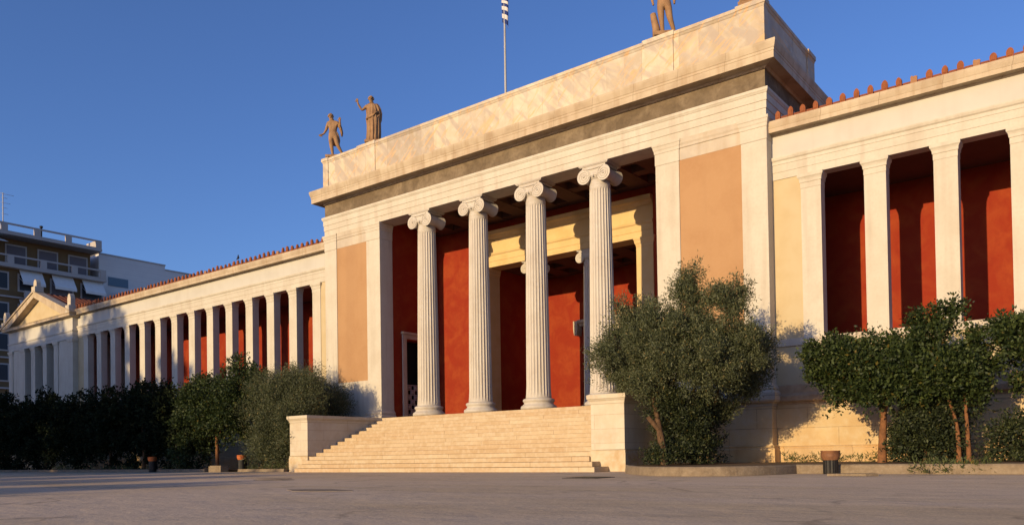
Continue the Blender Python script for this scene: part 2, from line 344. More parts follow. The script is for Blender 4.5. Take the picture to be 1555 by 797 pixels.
# --- portico body: corner blocks on both sides
for s, ai in ((-1, AL), (1, AR)):
    x0, x1 = sorted((s*B, ai))
    # recessed body plane 25 mm behind the antae and pilasters
    bd = MB(); bd.box(x0+.03 if s < 0 else x0+.56, x1-.56 if s < 0 else x1-.03, .05, 5.0, 2.2, 11.34)
    part('portico_wall', bd, CREAM)
    # orange panel
    px0, px1 = (-B+PW, AL-AW) if s < 0 else (AR+AW, B-PW)
    part('stucco_panel', MB().box(px0-.01, px1+.01, .035, .09, 4.14, 10.62), ORANGE)
    part('wall_base', MB().box(px0-.01, px1+.01, .02, .08, 2.30, 4.138), CREAM)
    # band between the capitals
    cb = MB(); cb.sweep([(px0, 0.03), (px1, .03)], [(-.06, 10.622), (0, 10.622), (0, 11.02), (.03, 11.04), (.035, 11.12), (.06, 11.18), (.07, 11.26), (.085, 11.335), (-.06, 11.335)])
    part('capital_band', cb, MARBLE)
    # outer pilaster and inner anta
    for kind, a, b in (('pilaster', *((-B, -B+PW) if s < 0 else (B-PW, B))), ('anta', *((AL-AW, AL) if s < 0 else (AR, AR+AW)))):
        dep = .80 if kind == 'anta' else YW+.35
        o = part(kind, MB().box(a, b, 0, dep, 2.33, 10.60), CREAM, bevel=.012)
        path = [(a, dep), (a, 0), (b, 0), (b, dep)]
        m = MB(); m.sweep(path, [(-.3, 10.602), (.0, 10.602), (.012, 10.62), (.012, 11.0), (.03, 11.02), (.035, 11.11), (.055, 11.15), (.07, 11.24), (.09, 11.27), (.09, 11.345), (-.3, 11.345)])
        part('capital', m, CREAM, o)
        m = MB(); m.sweep(path, [(-.2, 2.332), (.15, 2.332), (.15, 2.42), (.11, 2.47), (.08, 2.50), (.10, 2.56), (.08, 2.62), (.03, 2.66), (.004, 2.72), (-.2, 2.72)])
        part('base_moulding', m, MARBLE, o)
    # podium below
    y1 = 5.0
    fx0, fx1 = sorted((s*B, s*8.05))
    pd = MB(); pd.box(fx0, fx1, -.02, .6, .72, 1.99)
    part('podium_wall', pd, ASHLAR)
    path = [(-B, .6), (-B, -.02), (-8.0, -.02)] if s < 0 else [(8.0, -.02), (B, -.02), (B, .6)]
    m = MB(); m.sweep(path, [(-.3, 0), (.10, 0), (.10, .60), (.06, .66), (.08, .70), (.02, .74), (-.3, .74)]); part('plinth', m, PLINTH)
    m = MB(); m.sweep(path, [(-.3, 1.992), (.02, 1.992), (.02, 2.08), (.12, 2.12), (.16, 2.18), (.16, 2.32), (-.3, 2.328)]); part('podium_coping', m, MARBLE, bevel=.01)

# --- floor, stairs, cheek walls
part('portico_floor', MB().box(AL-.9, AR+.9, -.24, 8.6, .3, 2.33), STEP)
part('floor_paving', MB().box(AL-.04, AR+.04, 1.1, 8.2, 2.331, 2.336), FLOOR)
st = MB(); NS = 15; rise = 2.33/NS; tr = .365
for i in range(NS-1):
    yf = -.25-tr*(NS-1-i)
    xl, xr = -6.93, 6.97
    if i < 3: xl = (-6.45, -6.7, -6.9)[i]
    if i < 2: xr = (7.60, 7.30)[i]
    st.box(xl, xr, yf, -.245, i*rise+(.0005 if i else -.1), (i+1)*rise)
stairs = part('entrance_stairs', st, STEP, bevel=.012)
for s in (-1, 1):
    x0, x1 = (-8.10, -6.93) if s < 0 else (6.97, 8.14)
    yf = -4.32 if s < 0 else -4.5
    m = MB(); m.box(x0, x1, yf, -.02, .66, 2.045); o = part('cheek_wall', m, CHEEK, bevel=.008)
    m = MB(); m.sweep([(x0, -.1), (x0, yf), (x1, yf), (x1, -.1)], [(-.5, 0), (.035, 0), (.035, .56), (.02, .60), (.035, .65), (-.5, .665)]); part('base_course', m, CHEEKB, o, .008)
    m = MB(); m.sweep([(x0, -.1), (x0, yf), (x1, yf), (x1, -.1)], [(-.65, 2.047), (.015, 2.047), (.03, 2.12), (.07, 2.19), (.095, 2.21), (.095, 2.335), (-.65, 2.345)])
    m.box(x0+.4, x1-.4, yf+.4, -.1, 2.1, 2.343)
    part('coping', m, CHEEK, o, .008)

# --- Ionic columns
def column(parent, x, y, z0, H, rb, rt, master=None):
    if master: return dup(master, (x, y, z0))
    NF, SUB = 24, 6; n = NF*SUB
    mb = MB(); base_h = .46*H/9; cap_h = .62*H/9
    zs = [0, .03, .06, .10]+list(np.linspace(.2, 1-.035, 14))+[1-.025, 1-.012, 1.0]
    z_lo, z_hi = base_h, H-cap_h-.16*H/9
    rings = []; hs = []
    for t in zs:
        z = z_lo+(z_hi-z_lo)*t; r = rb+(rt-rb)*(t**1.35)
        if t < .05: r += .03*(1-t/.05)
        depth = .145*r*2*math.pi/NF*2.1
        fl = 1.0 if .02 < t < .985 else 0.0
        if t == .03: fl = .8
        if t > .985: fl = 0
        for k in range(n):
            u = (k % SUB)/SUB; a = 2*math.pi*k/n
            prof = 0 if u == 0 or u >= .999 else math.sin(math.pi*(u))**.6
            if k % SUB == 0: prof = 0
            rr = r-depth*fl*prof
            rings.append((rr*math.cos(a), rr*math.sin(a), z))
    fs = [(i*n+k, i*n+(k+1) % n, (i+1)*n+(k+1) % n, (i+1)*n+k) for i in range(len(zs)-1) for k in range(n)]
    mb.add(rings, fs, False)
    mb.lathe(0, 0, [(rt*.97, z_hi-.01), (rt*1.0, z_hi), (rt*1.02, z_hi+.03), (rt*.99, z_hi+.05), (rt*.99, H-cap_h+.12)], 48)
    sh = mb.build('column', COLM, parent, (x, y, z0))
    k = H/9
    b = MB(); b.lathe(0, 0, [(rb*1.38, 0), (rb*1.47, .03*k), (rb*1.49, .09*k), (rb*1.45, .15*k), (rb*1.34, .17*k), (rb*1.32, .19*k), (rb*1.22, .23*k), (rb*1.20, .27*k),
                             (rb*1.24, .30*k), (rb*1.26, .31*k), (rb*1.31, .35*k), (rb*1.30, .40*k), (rb*1.23, .43*k), (rb*1.12, .44*k), (rb*1.06, .46*k)], 56)
    b.build('base', COLM, sh)
    # capital: two pulvinated bolsters running front to back, volute faces, echinus, abacus
    c = MB(); rv = .285*k; xo = .425*k; zc = H-.425*k; dep = .47*k
    c.lathe(0, 0, [(rt*.99, H-cap_h+.05*k), (rt*1.05, H-cap_h+.08*k), (rt*1.22, H-.46*k), (rt*1.28, H-.38*k), (rt*1.1, H-.33*k)], 48)
    c.box(-xo, xo, -dep*.96, dep*.96, H-.40*k, H-.15*k); c.box(-.50*k, .50*k, -dep*.94, dep*.94, H-.151*k, H-.07*k)
    for i in range(9):      # canalis sag
        pass
    c.box(-.60*k, .60*k, -dep*1.0, dep*1.0, H-.075*k, H)
    c.box(-.63*k, .63*k, -dep*1.05, dep*1.05, H-.045*k, H-.002)
    for sx in (-1, 1):
        N = 30; ys = np.linspace(-dep, dep, 13); rr = []
        for y_ in ys:
            t = abs(y_)/dep; r = rv*(.70+.30*t**2.2)
            if t > .93: r = rv
            rr += [(sx*xo+r*math.cos(2*math.pi*q/N), y_, zc+r*math.sin(2*math.pi*q/N)) for q in range(N)]
        fs = [(i*N+q, i*N+(q+1) % N, (i+1)*N+(q+1) % N, (i+1)*N+q) for i in range(12) for q in range(N)]
        fs += [tuple(range(N)), tuple(12*N+q for q in range(N))]
        c.add(rr, fs, False)
        for sy in (-1, 1):      # raised spiral ridge on the face and the eye
            pts = []; rad = []
            for q in range(46):
                th = q/45*2.35*2*math.pi; r = rv*.93*(1-.80*(q/45)**.9)
                a = math.pi/2 - sx*(-1)*th*1.0
                pts.append((sx*xo+r*math.cos(a), sy*(dep+.004), zc+r*math.sin(a))); rad.append(.017*k*(1-.5*q/45))
            c.tube(pts, rad, 5)
            c.tube([(sx*xo, sy*dep, zc), (sx*xo, sy*(dep+.025*k), zc)], .04*k, 10)
    for sy in (-1, 1):          # the fillets joining the volutes over the echinus
        for zz, sag in ((zc+rv*.93, .04), (zc+rv*.30, .10)):
            c.tube([(xo*t, sy*(dep+.003), zz-sag*k*(1-t*t)) for t in np.linspace(-1, 1, 9)], .018*k, 5)
    for q in range(20):         # egg moulding
        a = 2*math.pi*q/20
        c.tube([(rt*1.18*math.cos(a), rt*1.18*math.sin(a), H-.50*k), (rt*1.29*math.cos(a), rt*1.29*math.sin(a), H-.42*k)], .035*k, 5)
    c.build('capital', COLM, sh)
    return sh
c0 = column(mus, -.09-1.5*3.0, .50, ZP, ZA-ZP, .485, .395)
for i in range(1, 4): dup(c0, (-.09+(i-1.5)*3.0, .50, ZP))

# --- entablature, cornice, attic
ring = [(-B, 5.05), (-B, 0), (B, 0), (B, 5.05)]
m = MB(); m.sweep(ring, [(-.95, ZA), (0, ZA), (0, 11.59), (.022, 11.60), (.022, 11.84), (.044, 11.85), (.044, 12.08), (.06, 12.09), (.085, 12.14), (.10, 12.16), (.10, 12.25), (-.95, 12.25)])
part('architrave', m, CREAM)
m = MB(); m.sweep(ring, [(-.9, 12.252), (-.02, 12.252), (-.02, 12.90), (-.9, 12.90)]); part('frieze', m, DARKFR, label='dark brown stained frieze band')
m = MB(); m.sweep(ring, [(-.9, 12.88), (.03, 12.88), (.07, 12.96), (.40, 12.985), (.41, 12.94), (.44, 12.94), (.44, 13.16), (.455, 13.17), (.455, 13.25), (.47, 13.26), (.50, 13.36), (.52, 13.44), (.52, 13.52), (-.9, 13.55)])
part('cornice', m, CORN, bevel=.006)
ring2 = [(-B+.01, 5.05), (-B+.01, .0), (B-.01, .0), (B-.01, 5.05)]
m = MB(); m.sweep(ring2, [(-.6, 13.5), (0.02, 13.5), (.02, 13.70), (0, 13.72), (0, 14.90), (.02, 14.92), (.05, 14.98), (.075, 15.0), (.075, 15.11), (-.6, 15.14)])
at_ = part('attic', m, ATTIC, bevel=.006)
for a, b in ((-B-.02, -10.62), (-8.42, -7.30), (6.66, 7.77), (10.10, B+.02)):
    d_ = .045
    q = MB(); q.box(a, b, -d_, .3, 13.56, 14.90)
    q.sweep([(a, .3), (a, -d_), (b, -d_), (b, .3)], [(-.3, 14.902), (.0, 14.902), (.03, 14.98), (.06, 15.0), (.06, 15.15), (-.3, 15.19)])
    part('pedestal_block', q, ATTIC, at_, .006)
q = MB(); q.box(B-.4, B+.035, 4.30, 5.06, 13.56, 14.9); q.sweep([(B-.4, 4.3), (B+.035, 4.3), (B+.035, 5.06)], [(-.3, 14.902), (.0, 14.902), (.03, 14.98), (.06, 15.0), (.06, 15.15), (-.3, 15.19)]); part('pedestal_block', q, ATTIC, at_, .006)
part('portico_roof', MB().box(-B+.3, B-.3, .3, 5.0, 12.6, 13.6), CORN)
# portico ceiling with beams and coffers
m = MB(); m.box(AL-.7, AR+.7, .85, 8.6, 11.75, 11.9)
for i in range(11):
    x = -.09-7.5+i*1.5; m.box(x-.42, x+.42, .951, 3.95, 11.44, 11.748)
for y in (1.15, 2.45, 3.75): m.box(AL, AR, y-.24, y+.24, 11.47, 11.745)
part('coffered_ceiling', m, CEIL)
# portico side walls (red) with the side door on the left
m = MB(); m.box(-7.7, AL-.05, .79, 1.62, 2.3, 11.76); m.box(-7.7, AL-.05, 2.95, 4.02, 2.3, 11.76); m.box(-7.7, AL-.05, 1.62, 2.95, 6.1, 11.76)
part('red_side_wall', m, RED)
m = MB(); m.box(AR+.05, 7.7, .79, 4.02, 2.3, 11.76); part('red_side_wall', m, RED)
dr = MB(); dr.box(-7.72, -7.62, 1.5, 3.05, 2.3, 6.2); dr = part('side_door', dr, DARK)
f_ = MB()
for y in (1.52, 2.88): f_.box(AL-.30, AL+.03, y-.12, y+.12, 2.33, 6.15)
f_.box(AL-.30, AL+.03, 1.40, 3.0, 6.152, 6.36); f_.box(AL-.30, AL+.10, 1.34, 3.06, 6.362, 6.46)
f_.build('door_frame', MARBLE, dr)
gr = MB(); X = AL-.2
for i in range(6):
    y = 1.64+i*.232; gr.box(X-.02, X+.02, y-.02, y+.02, 2.33, 4.0)
for i in range(8):
    z = 2.36+i*.232; gr.box(X-.015, X+.015, 1.64, 2.86, z-.02, z+.02)
for i in range(5):
    for j in range(7):
        y = 1.756+i*.232; z = 2.476+j*.232
        if (i+j) % 2: gr.tube([(X-.012, y, z), (X+.012, y, z)], .085, 8)
gr.build('door_grille', POLE, dr)
# back wall of the porch: red panels, inner antae, inner entablature
for a, b in ((AL-.06, -4.74), (4.78, AR+.06)):
    part('red_back_wall', MB().box(a, b, 4.0, 4.5, 2.62, 11.76), RED)
    part('base_strip', MB().box(a, b, 3.96, 4.5, 2.33, 2.618), MARBLE)
for a, b in ((-4.74, -3.90), (4.0, 4.78)):
    o = part('inner_anta', MB().box(a, b, 3.95, 4.80, 2.33, 9.05), INNERY, bevel=.01)
    m = MB(); m.sweep([(a, 4.8), (a, 3.95), (b, 3.95), (b, 4.8)], [(-.2, 9.052), (.0, 9.052), (.02, 9.15), (.05, 9.2), (.06, 9.3), (.09, 9.36), (.09, 9.425), (-.2, 9.425)]); m.build('capital', INNERY, o)
m = MB(); m.sweep([(-4.74, 3.97), (4.78, 3.97)], [(-.8, 9.43), (0, 9.43), (0, 9.68), (.02, 9.69), (.02, 9.95), (.07, 10.0), (.09, 10.08), (.0, 10.10), (0, 10.72), (.05, 10.75), (.10, 10.86), (.20, 10.9), (.22, 11.08), (-.8, 11.1)])
part('inner_entablature', m, INNERY)
part('red_back_wall', MB().box(-4.76, 4.80, 4.02, 4.5, 11.1, 11.76), RED)
ic = column(mus, -1.5, 4.42, ZP, 9.43-ZP, .375, .31); dup(ic, (1.5, 4.42, ZP))
# vestibule behind
part('red_side_wall', MB().box(-4.4, -3.95, 4.8, 8.3, 2.3, 9.8), RED); part('red_side_wall', MB().box(4.05, 4.5, 4.8, 8.3, 2.3, 9.8), RED)
part('red_back_wall', MB().box(-4.4, 4.5, 8.2, 8.5, 2.3, 9.8), RED)
m = MB(); m.box(-4.4, 4.5, 4.75, 8.3, 9.75, 9.9)
for i in range(6): x = -3.7+i*1.5; m.box(x-.4, x+.4, 4.78, 8.2, 9.5, 9.748)
for y in (5.3, 6.6, 7.9): m.box(-3.95, 4.05, y-.22, y+.22, 9.52, 9.745)
part('coffered_ceiling', m, CEIL)
ds = MB(); ds.box(-1.15, -.75, 8.0, 8.22, 2.33, 6.5); ds.box(2.9, 3.3, 8.0, 8.22, 2.33, 6.5); ds.box(-1.2, 3.35, 7.98, 8.22, 6.502, 6.85)
ds.sweep([(-1.45, 8.0), (3.6, 8.0)], [(-.2, 6.852), (.05, 6.852), (.12, 6.95), (.22, 7.0), (.25, 7.14), (-.2, 7.16)])
for x in (-1.55, 3.62): ds.prism([(x-.12, 7.1), (x+.12, 7.1), (x+.12, 6.7), (x+.07, 6.4), (x-.07, 6.4), (x-.12, 6.7)], 'y', 7.75, 8.2)
o = part('main_doorway', ds, MARBLE)
MB().box(-.75, 2.9, 8.1, 8.19, 2.33, 6.5).build('door_opening', DARK, o)
pm = MB()
for i in range(7):
    a = R(-66+22*i); r = .40-.08*abs(i-3)/3
    pm.prism([(1.05, 7.16), (1.05+r*math.sin(a-.13), 7.2+r*math.cos(a-.13)*.9), (1.05+(r+.07)*math.sin(a), 7.2+(r+.07)*math.cos(a)), (1.05+r*math.sin(a+.13), 7.2+r*math.cos(a+.13)*.9)], 'y', 7.86, 7.96+.002*i)
pm.box(.85, 1.25, 7.85, 8.0, 7.16, 7.26)
pm.build('palmette', YELLOW, o)

# --- wings
pier_m = MB().box(0, PWD, 0, .40, ZS, ZWS-.46).mesh('pier'); pier_m.materials.append(CREAM)
cm_ = MB(); cm_.sweep([(0, .4), (0, 0), (PWD, 0), (PWD, .4)], [(-.15, ZWS-.458), (0, ZWS-.458), (.010, ZWS-.44), (.010, ZWS-.28), (.028, ZWS-.27), (.035, ZWS-.19), (.055, ZWS-.14), (.085, ZWS-.10), (.09, ZWS-.003), (-.15, ZWS-.003)])
cap_m = cm_.mesh('capital'); cap_m.materials.append(CREAM)
NPL, NPR = 14, 8
def wing(s, npier, xend):
    xs = sorted((s*B+.0, s*xend)); x0, x1 = xs
    if s < 0: x1 -= .001
    else: x0 += .001
    for i in range(npier):
        xx = s*(P0+i*PL); xx = xx-PWD if s < 0 else xx
        p = bpy.data.objects.new('pier', pier_m); col.objects.link(p); p.parent = mus; p.location = (xx, YW, 0)
        c = bpy.data.objects.new('capital', cap_m); col.objects.link(c); c.parent = p
    # wall strips at both ends of the colonnade
    for a, b in ((B, P0), (P0+(npier-1)*PL+PWD, xend)):
        q0, q1 = sorted((s*a, s*b)); part('wall_panel', MB().box(q0, q1, YW+.03, YW+.38, ZS, ZWS), YELLOW)
    part('podium_wall', MB().box(x0, x1, YW, YW+.5, 2.662, 3.88), YELLOW)
    m = MB(); m.sweep([(x0, YW), (x1, YW)], [(-.5, 3.882), (0.0, 3.882), (.05, 3.90), (.05, 4.13), (-.5, 4.133)]); part('sill_course', m, MARBLE, bevel=.008)
    part('podium_stonework', MB().box(x0, x1, YW-.03, YW+.5, .70, 2.02), ASHLAR)
    m = MB(); m.sweep([(x0, YW), (x1, YW)], [(-.5, 2.022), (.03, 2.022), (.05, 2.08), (.12, 2.14), (.13, 2.30), (.05, 2.36), (.03, 2.40), (.03, 2.64), (.0, 2.66), (-.5, 2.66)]); part('rough_band', m, ROUGHB, bevel=.015)
    m = MB(); m.sweep([(x0, YW), (x1, YW)], [(-.5, 0), (.10, 0), (.10, .60), (.06, .64), (.085, .68), (.03, .702), (-.5, .702)]); part('plinth', m, PLINTH, bevel=.01)
    m = MB(); m.sweep([(x0, YW), (x1, YW)], [(-.45, ZWS), (0, ZWS), (0, 9.55), (.015, 9.56), (.015, 9.79), (.03, 9.80), (.03, 9.90), (.07, 9.94), (.09, 10.0), (.09, 10.04), (.0, 10.05), (-.45, 10.05)]); part('architrave', m, CREAM)
    part('frieze', MB().box(x0, x1, YW+.01, YW+.45, 10.052, 10.74), FRIEZEW)
    m = MB(); m.sweep([(x0, YW), (x1, YW)], [(-.45, 10.742), (.0, 10.742), (.04, 10.76), (.06, 10.80), (.27, 10.82), (.28, 10.79), (.30, 10.79), (.30, 10.92), (.31, 10.93), (.335, 11.02), (.345, 11.08), (.345, 11.15), (-.45, 11.16)]); part('cornice', m, CORN, bevel=.005)
    # interior of the gallery
    part('gallery_back_wall', MB().box(x0, x1, YW+3.55, YW+3.9, ZS-.1, 9.6), RED)
    part('gallery_floor', MB().box(x0, x1, YW+.45, YW+3.56, ZS-.3, ZS-.05), FLOOR)
    m = MB(); m.box(x0, x1, YW+.41, YW+3.56, 9.52, 9.7)
    part('gallery_ceiling', m, CEIL)
    part('gallery_end_wall', MB().box(*sorted((s*B, s*(B+.2))), YW+.4, YW+3.55, ZS-.1, 9.5), RED)
    # roof: clay pans with rounded cover tiles, antefixes on the eaves
    sp = .398; y0, z0, y1, z1 = YW-.28, 11.17, YW+6.5, 12.95
    m = MB(); m.add([(x0, y0, z0), (x1, y0, z0), (x1, y1, z1), (x0, y1, z1)], [(0, 1, 2, 3)])
    na = int((xend-B-.25)/sp)+1
    def rib(x):
        vs = []
        for (yy, zz) in ((y0+.05, z0+.02), (y1, z1)):
            vs += [(x+.085*math.cos(math.pi*k/6), yy, zz+.10*math.sin(math.pi*k/6)) for k in range(7)]
        m.add(vs, [(k, k+1, k+8, k+7) for k in range(6)], True)
        for k in range(4):      # pan rims between covers
            pass
    for i in range(na): rib(s*(B+.34+i*sp))
    for i in range(na-1):
        x = s*(B+.34+(i+.5)*sp); m.box(x-.10, x+.10, y0-.02, y0+.3, z0-.02, z0+.06)
    part('roof_tiles', m, TILE)
    am = MB(); am.prism([(-.085, 0), (.085, 0), (.09, .18), (.075, .24), (.04, .29), (0, .31), (-.04, .29), (-.075, .24), (-.09, .18)], 'y', 0, .07)
    am.prism([(-.05, .06), (.05, .06), (.045, .20), (0, .25), (-.045, .20)], 'y', -.015, .0)
    bm_ = MB(); bm_.prism([(-.085, 0), (.085, 0), (.088, .20), (.03, .215), (-.01, .20), (-.05, .235), (-.088, .20)], 'y', 0, .07)
    am = am.mesh('antefix'); am.materials.append(TERRA); bm2 = bm_.mesh('antefix'); bm2.materials.append(TERRA2)
    for i in range(min(na, 100)):
        broken = (s > 0 and i in (10, 14)) or (s < 0 and i % 17 == 9)
        o = bpy.data.objects.new('antefix', bm2 if broken else am); col.objects.link(o); o.parent = mus
        o.location = (s*(B+.34+i*sp), YW-.33, 11.14+rnd.uniform(-.006, .006)); o.rotation_euler = (rnd.uniform(-.10, .06), rnd.uniform(-.07, .07), rnd.uniform(-.12, .12)); o.scale = (rnd.uniform(.88, 1.1), 1, rnd.uniform(.86, 1.06))
        if broken: o['label'] = 'pale broken antefix'
wing(-1, NPL, 38.19); wing(1, NPR, 26.8)

# --- end pavilion on the left with its pediment
XR, XL, YP = -38.19, -49.05, .10
def pbox(name, a, b, y0, y1, z0, z1, m=CREAM, bevel=0, parent=mus): return part(name, MB().box(a, b, y0, y1, z0, z1), m, parent, bevel)
pbox('pavilion_podium', XL, XR, YP, 9, 0, 4.13, ASHLAR)
for a, b, nm in ((-38.90, XR, 'pilaster'), (XL, -48.35, 'pilaster'), (-41.17, -40.5, 'pier'), (-43.0, -42.34, 'pier'), (-45.0, -44.3, 'pier'), (-46.9, -46.1, 'pier')):
    o = pbox(nm, a, b, YP, YP+.5, 4.132, 8.75, CREAM)
    m = MB(); m.sweep([(a, YP+.45), (a, YP), (b, YP), (b, YP+.45)], [(-.15, 8.752), (.012, 8.752), (.012, 8.93), (.04, 8.96), (.07, 9.05), (.08, 9.18), (-.15, 9.18)]); m.build('capital', CREAM, o)
pbox('pavilion_wall', -40.5, -38.9, YP+.06, YP+.45, 4.132, 9.18)
pbox('pavilion_wall', -48.35, -46.9, YP+.06, YP+.45, 4.132, 9.18)
part('pavilion_wall', MB().box(XR-.4, XR-.003, YP+.5, 9, 4.132, 9.18).box(XL, XL+.4, YP+.5, 9, 4.132, 9.18).box(XL, XR, 8.9, 9, 4.14, 9.18), CREAM)
pbox('pavilion_back_wall', XL+.4, XR-.4, 3.2, 3.4, 4.0, 9.18, RED)
prg = [(XL, 9), (XL, YP), (XR, YP), (XR, 9)]
m = MB(); m.sweep(prg, [(-.5, 9.182), (0, 9.182), (0, 9.4), (.015, 9.41), (.015, 9.66), (.06, 9.70), (.08, 9.78), (.0, 9.80), (0, 10.62), (-.5, 10.62)]); part('pavilion_entablature', m, FRIEZEW)
m = MB(); m.sweep(prg, [(-.5, 10.622), (.02, 10.622), (.08, 10.68), (.38, 10.70), (.38, 10.83), (.44, 10.90), (-.5, 10.91)]); part('pavilion_cornice', m, CORN)
cx = (XL+XR)/2; hw = (XR-XL)/2+.44; zb, za = 10.915, 13.05
m = MB(); m.prism([(cx-hw+.7, zb), (cx+hw-.7, zb), (cx, za-.32)], 'y', YP+.12, YP+.5); part('tympanum', m, YELLOW)
m = MB(); t = .34
for s in (-1, 1):
    m.prism([(cx+s*hw, zb), (cx+s*(hw-1.35), zb), (cx, za-t-.02), (cx, za)] if s > 0 else [(cx, za), (cx, za-t-.02), (cx+s*(hw-1.35), zb), (cx+s*hw, zb)], 'y', YP-.36, YP+.14)
    m.prism([(cx+s*(hw+.08), zb+.0), (cx+s*(hw+.08), zb+.10), (cx, za+.13), (cx, za+.003), (cx+s*hw, zb+.003)][::s], 'y', YP-.44, YP+.3)
part('raking_cornice', m, CORN)
m = MB(); m.prism([(cx-hw, zb), (cx+hw, zb), (cx, za+.05)], 'y', YP+.5, 14)
for i in range(34):
    y = YP+.5+i*.4
    for s in (-1, 1): m.tube([(cx+s*hw, y, zb+.02), (cx, y, za+.06)], .07, 6)
part('pavilion_roof', m, TILE)
for x, z, k, h in ((cx, za+.05, .30, .95), (XR+.05, zb, .30, 1.35), (XL-.05, zb, .30, 1.35)):
    m = MB(); m.box(x-k, x+k, YP-.38, YP+.22, z, z+.42*h/1.35+.1)
    m.prism([(x-k*.8, z+.4), (x+k*.8, z+.4), (x+k*.85, z+h*.75), (x+k*.5, z+h*.93), (x, z+h), (x-k*.5, z+h*.93), (x-k*.85, z+h*.75)], 'y', YP-.25, YP+.05)
    part('acroterion', m, MARBLE)
# body of the building behind the wings
part('rear_block', MB().box(-38, -5, 6.5, 12, 0, 11.6), FRIEZEW)
part('rear_block', MB().box(5, 26, 6.5, 12, 0, 11.6), FRIEZEW)

# ------------------------------------------------------------ statues on the attic
def skin_fig(name, joints, edges, root, parent, m, loc=(0, 0, 0), sub=2):
    me = bpy.data.meshes.new(name); keys = list(joints)
    me.from_pydata([joints[k][:3] for k in keys], [(keys.index(a), keys.index(b)) for a, b in edges], [])
    o = bpy.data.objects.new(name, me); col.objects.link(o)
    sk = o.modifiers.new('skin', 'SKIN'); sk.use_smooth_shade = True
    lay = me.skin_vertices[0].data
    for i, k in enumerate(keys):
        r = joints[k][3]; lay[i].radius = r if isinstance(r, tuple) else (r, r); lay[i].use_root = (k == root)
    ss = o.modifiers.new('sub', 'SUBSURF'); ss.levels = sub; ss.render_levels = sub
    dg = bpy.context.evaluated_depsgraph_get(); ev = o.evaluated_get(dg)
    me2 = bpy.data.meshes.new_from_object(ev); o.modifiers.clear(); o.data = me2; me2.materials.clear(); me2.materials.append(m)
    for p in me2.polygons: p.use_smooth = True
    o.parent = parent; o.location = loc
    return o
BODY = [('pelvis', 'waist'), ('waist', 'chest'), ('chest', 'neck'), ('neck', 'chin'), ('chin', 'skull'), ('skull', 'crown'),
        ('chest', 'shl'), ('shl', 'ell'), ('ell', 'wrl'), ('wrl', 'hal'), ('chest', 'shr'), ('shr', 'elr'), ('elr', 'wrr'), ('wrr', 'har'),
        ('pelvis', 'hil'), ('hil', 'knl'), ('knl', 'anl'), ('anl', 'tol'), ('pelvis', 'hir'), ('hir', 'knr'), ('knr', 'anr'), ('anr', 'tor')]
def body(**o):      # x to the statue's left seen from the front = +x on screen; front is -y; height 2.05 m
    j = dict(pelvis=(0, 0, 1.08, (.19, .15)), waist=(0, 0, 1.28, (.165, .13)), chest=(0, -.01, 1.55, (.22, .155)), neck=(0, 0, 1.76, .075),
             chin=(0, -.03, 1.84, (.085, .095)), skull=(0, -.01, 1.93, (.11, .125)), crown=(0, .0, 2.01, (.075, .09)),
             shl=(-.23, 0, 1.64, .09), ell=(-.30, .0, 1.33, .066), wrl=(-.30, -.06, 1.07, .04), hal=(-.30, -.10, .95, (.045, .03)),
             shr=(.23, 0, 1.64, .09), elr=(.30, .0, 1.33, .066), wrr=(.30, -.06, 1.07, .04), har=(.30, -.10, .95, (.045, .03)),
             hil=(-.11, 0, 1.0, .14), knl=(-.12, -.03, .56, .092), anl=(-.13, .02, .10, .048), tol=(-.15, -.18, .04, (.05, .035)),
             hir=(.11, 0, 1.0, .14), knr=(.13, -.03, .56, .092), anr=(.13, .02, .10, .048), tor=(.15, -.18, .04, (.05, .035)))
    j.update(o); return j
def hair(parent, pos, long=False, r=.125):
    m = MB(); x, y, z = pos
    for i in range(11):
        a = 2*math.pi*i/11
        for zz, rr, s in ((.02, 1.0, .042), (.07, .75, .045), (.105, .3, .05)):
            if zz == .02 and math.sin(a) < -.45: continue
            px, py, pz = x+math.cos(a)*r*.78*rr, y+math.sin(a)*r*.85*rr, z+zz
            m.lathe(px, py, [(s*.2, pz-s), (s*.85, pz-s*.5), (s, pz), (s*.85, pz+s*.5), (s*.2, pz+s)], 7)
    m.lathe(x, y+.11, [(.02, z-.08), (.06, z-.05), (.07, z), (.05, z+.05), (.01, z+.07)], 9)
    return m.build('hair', BRONZE, parent)
def face(parent, pos):
    x, y, z = pos; m = MB()
    m.prism([(y-.118, z-.045), (y-.15, z-.04), (y-.12, z+.02)], 'x', x-.014, x+.014)
    for s in (-1, 1):
        m.lathe(x+s*.036, y-.098, [(.004, z+.008), (.014, z+.018), (.004, z+.028)], 7)
        m.box(x+s*.036-.022, x+s*.036+.022, y-.118, y-.09, z+.032, z+.042)
        m.box(x+s*.096-.01, x+s*.096+.01, y-.02, y+.02, z-.03, z+.03)
    m.box(x-.024, x+.024, y-.12, y-.09, z-.078, z-.068)
    return m.build('face', BRONZE, parent)
def cloth(parent, spine, n=44, folds=11, depth=.045, seed=0, name='drapery', top=False):
    """spine: list of (cx,cy,z,rx,ry,foldstrength)"""
    rr = random.Random(seed); ph = [rr.uniform(0, 6.28) for _ in range(4)]; m = MB(); vs = []
    for j, (cx_, cy_, z, rx, ry, fs_) in enumerate(spine):
        for k in range(n):
            a = 2*math.pi*k/n
            q = 1+depth/rx*fs_*(math.sin(folds*a+ph[0]+.8*math.sin(3*z+ph[1]))*.7+.5*math.sin((folds*2-3)*a+ph[2]+z*2))
            vs.append((cx_+rx*q*math.cos(a), cy_+ry*q*math.sin(a), z))
    L_ = len(spine)
    m.add(vs, [(i*n+k, i*n+(k+1) % n, (i+1)*n+(k+1) % n, (i+1)*n+k) for i in range(L_-1) for k in range(n)]+[tuple(range(n)), tuple((L_-1)*n+k for k in range(n))], True)
    return m.build(name, BRONZE, parent)
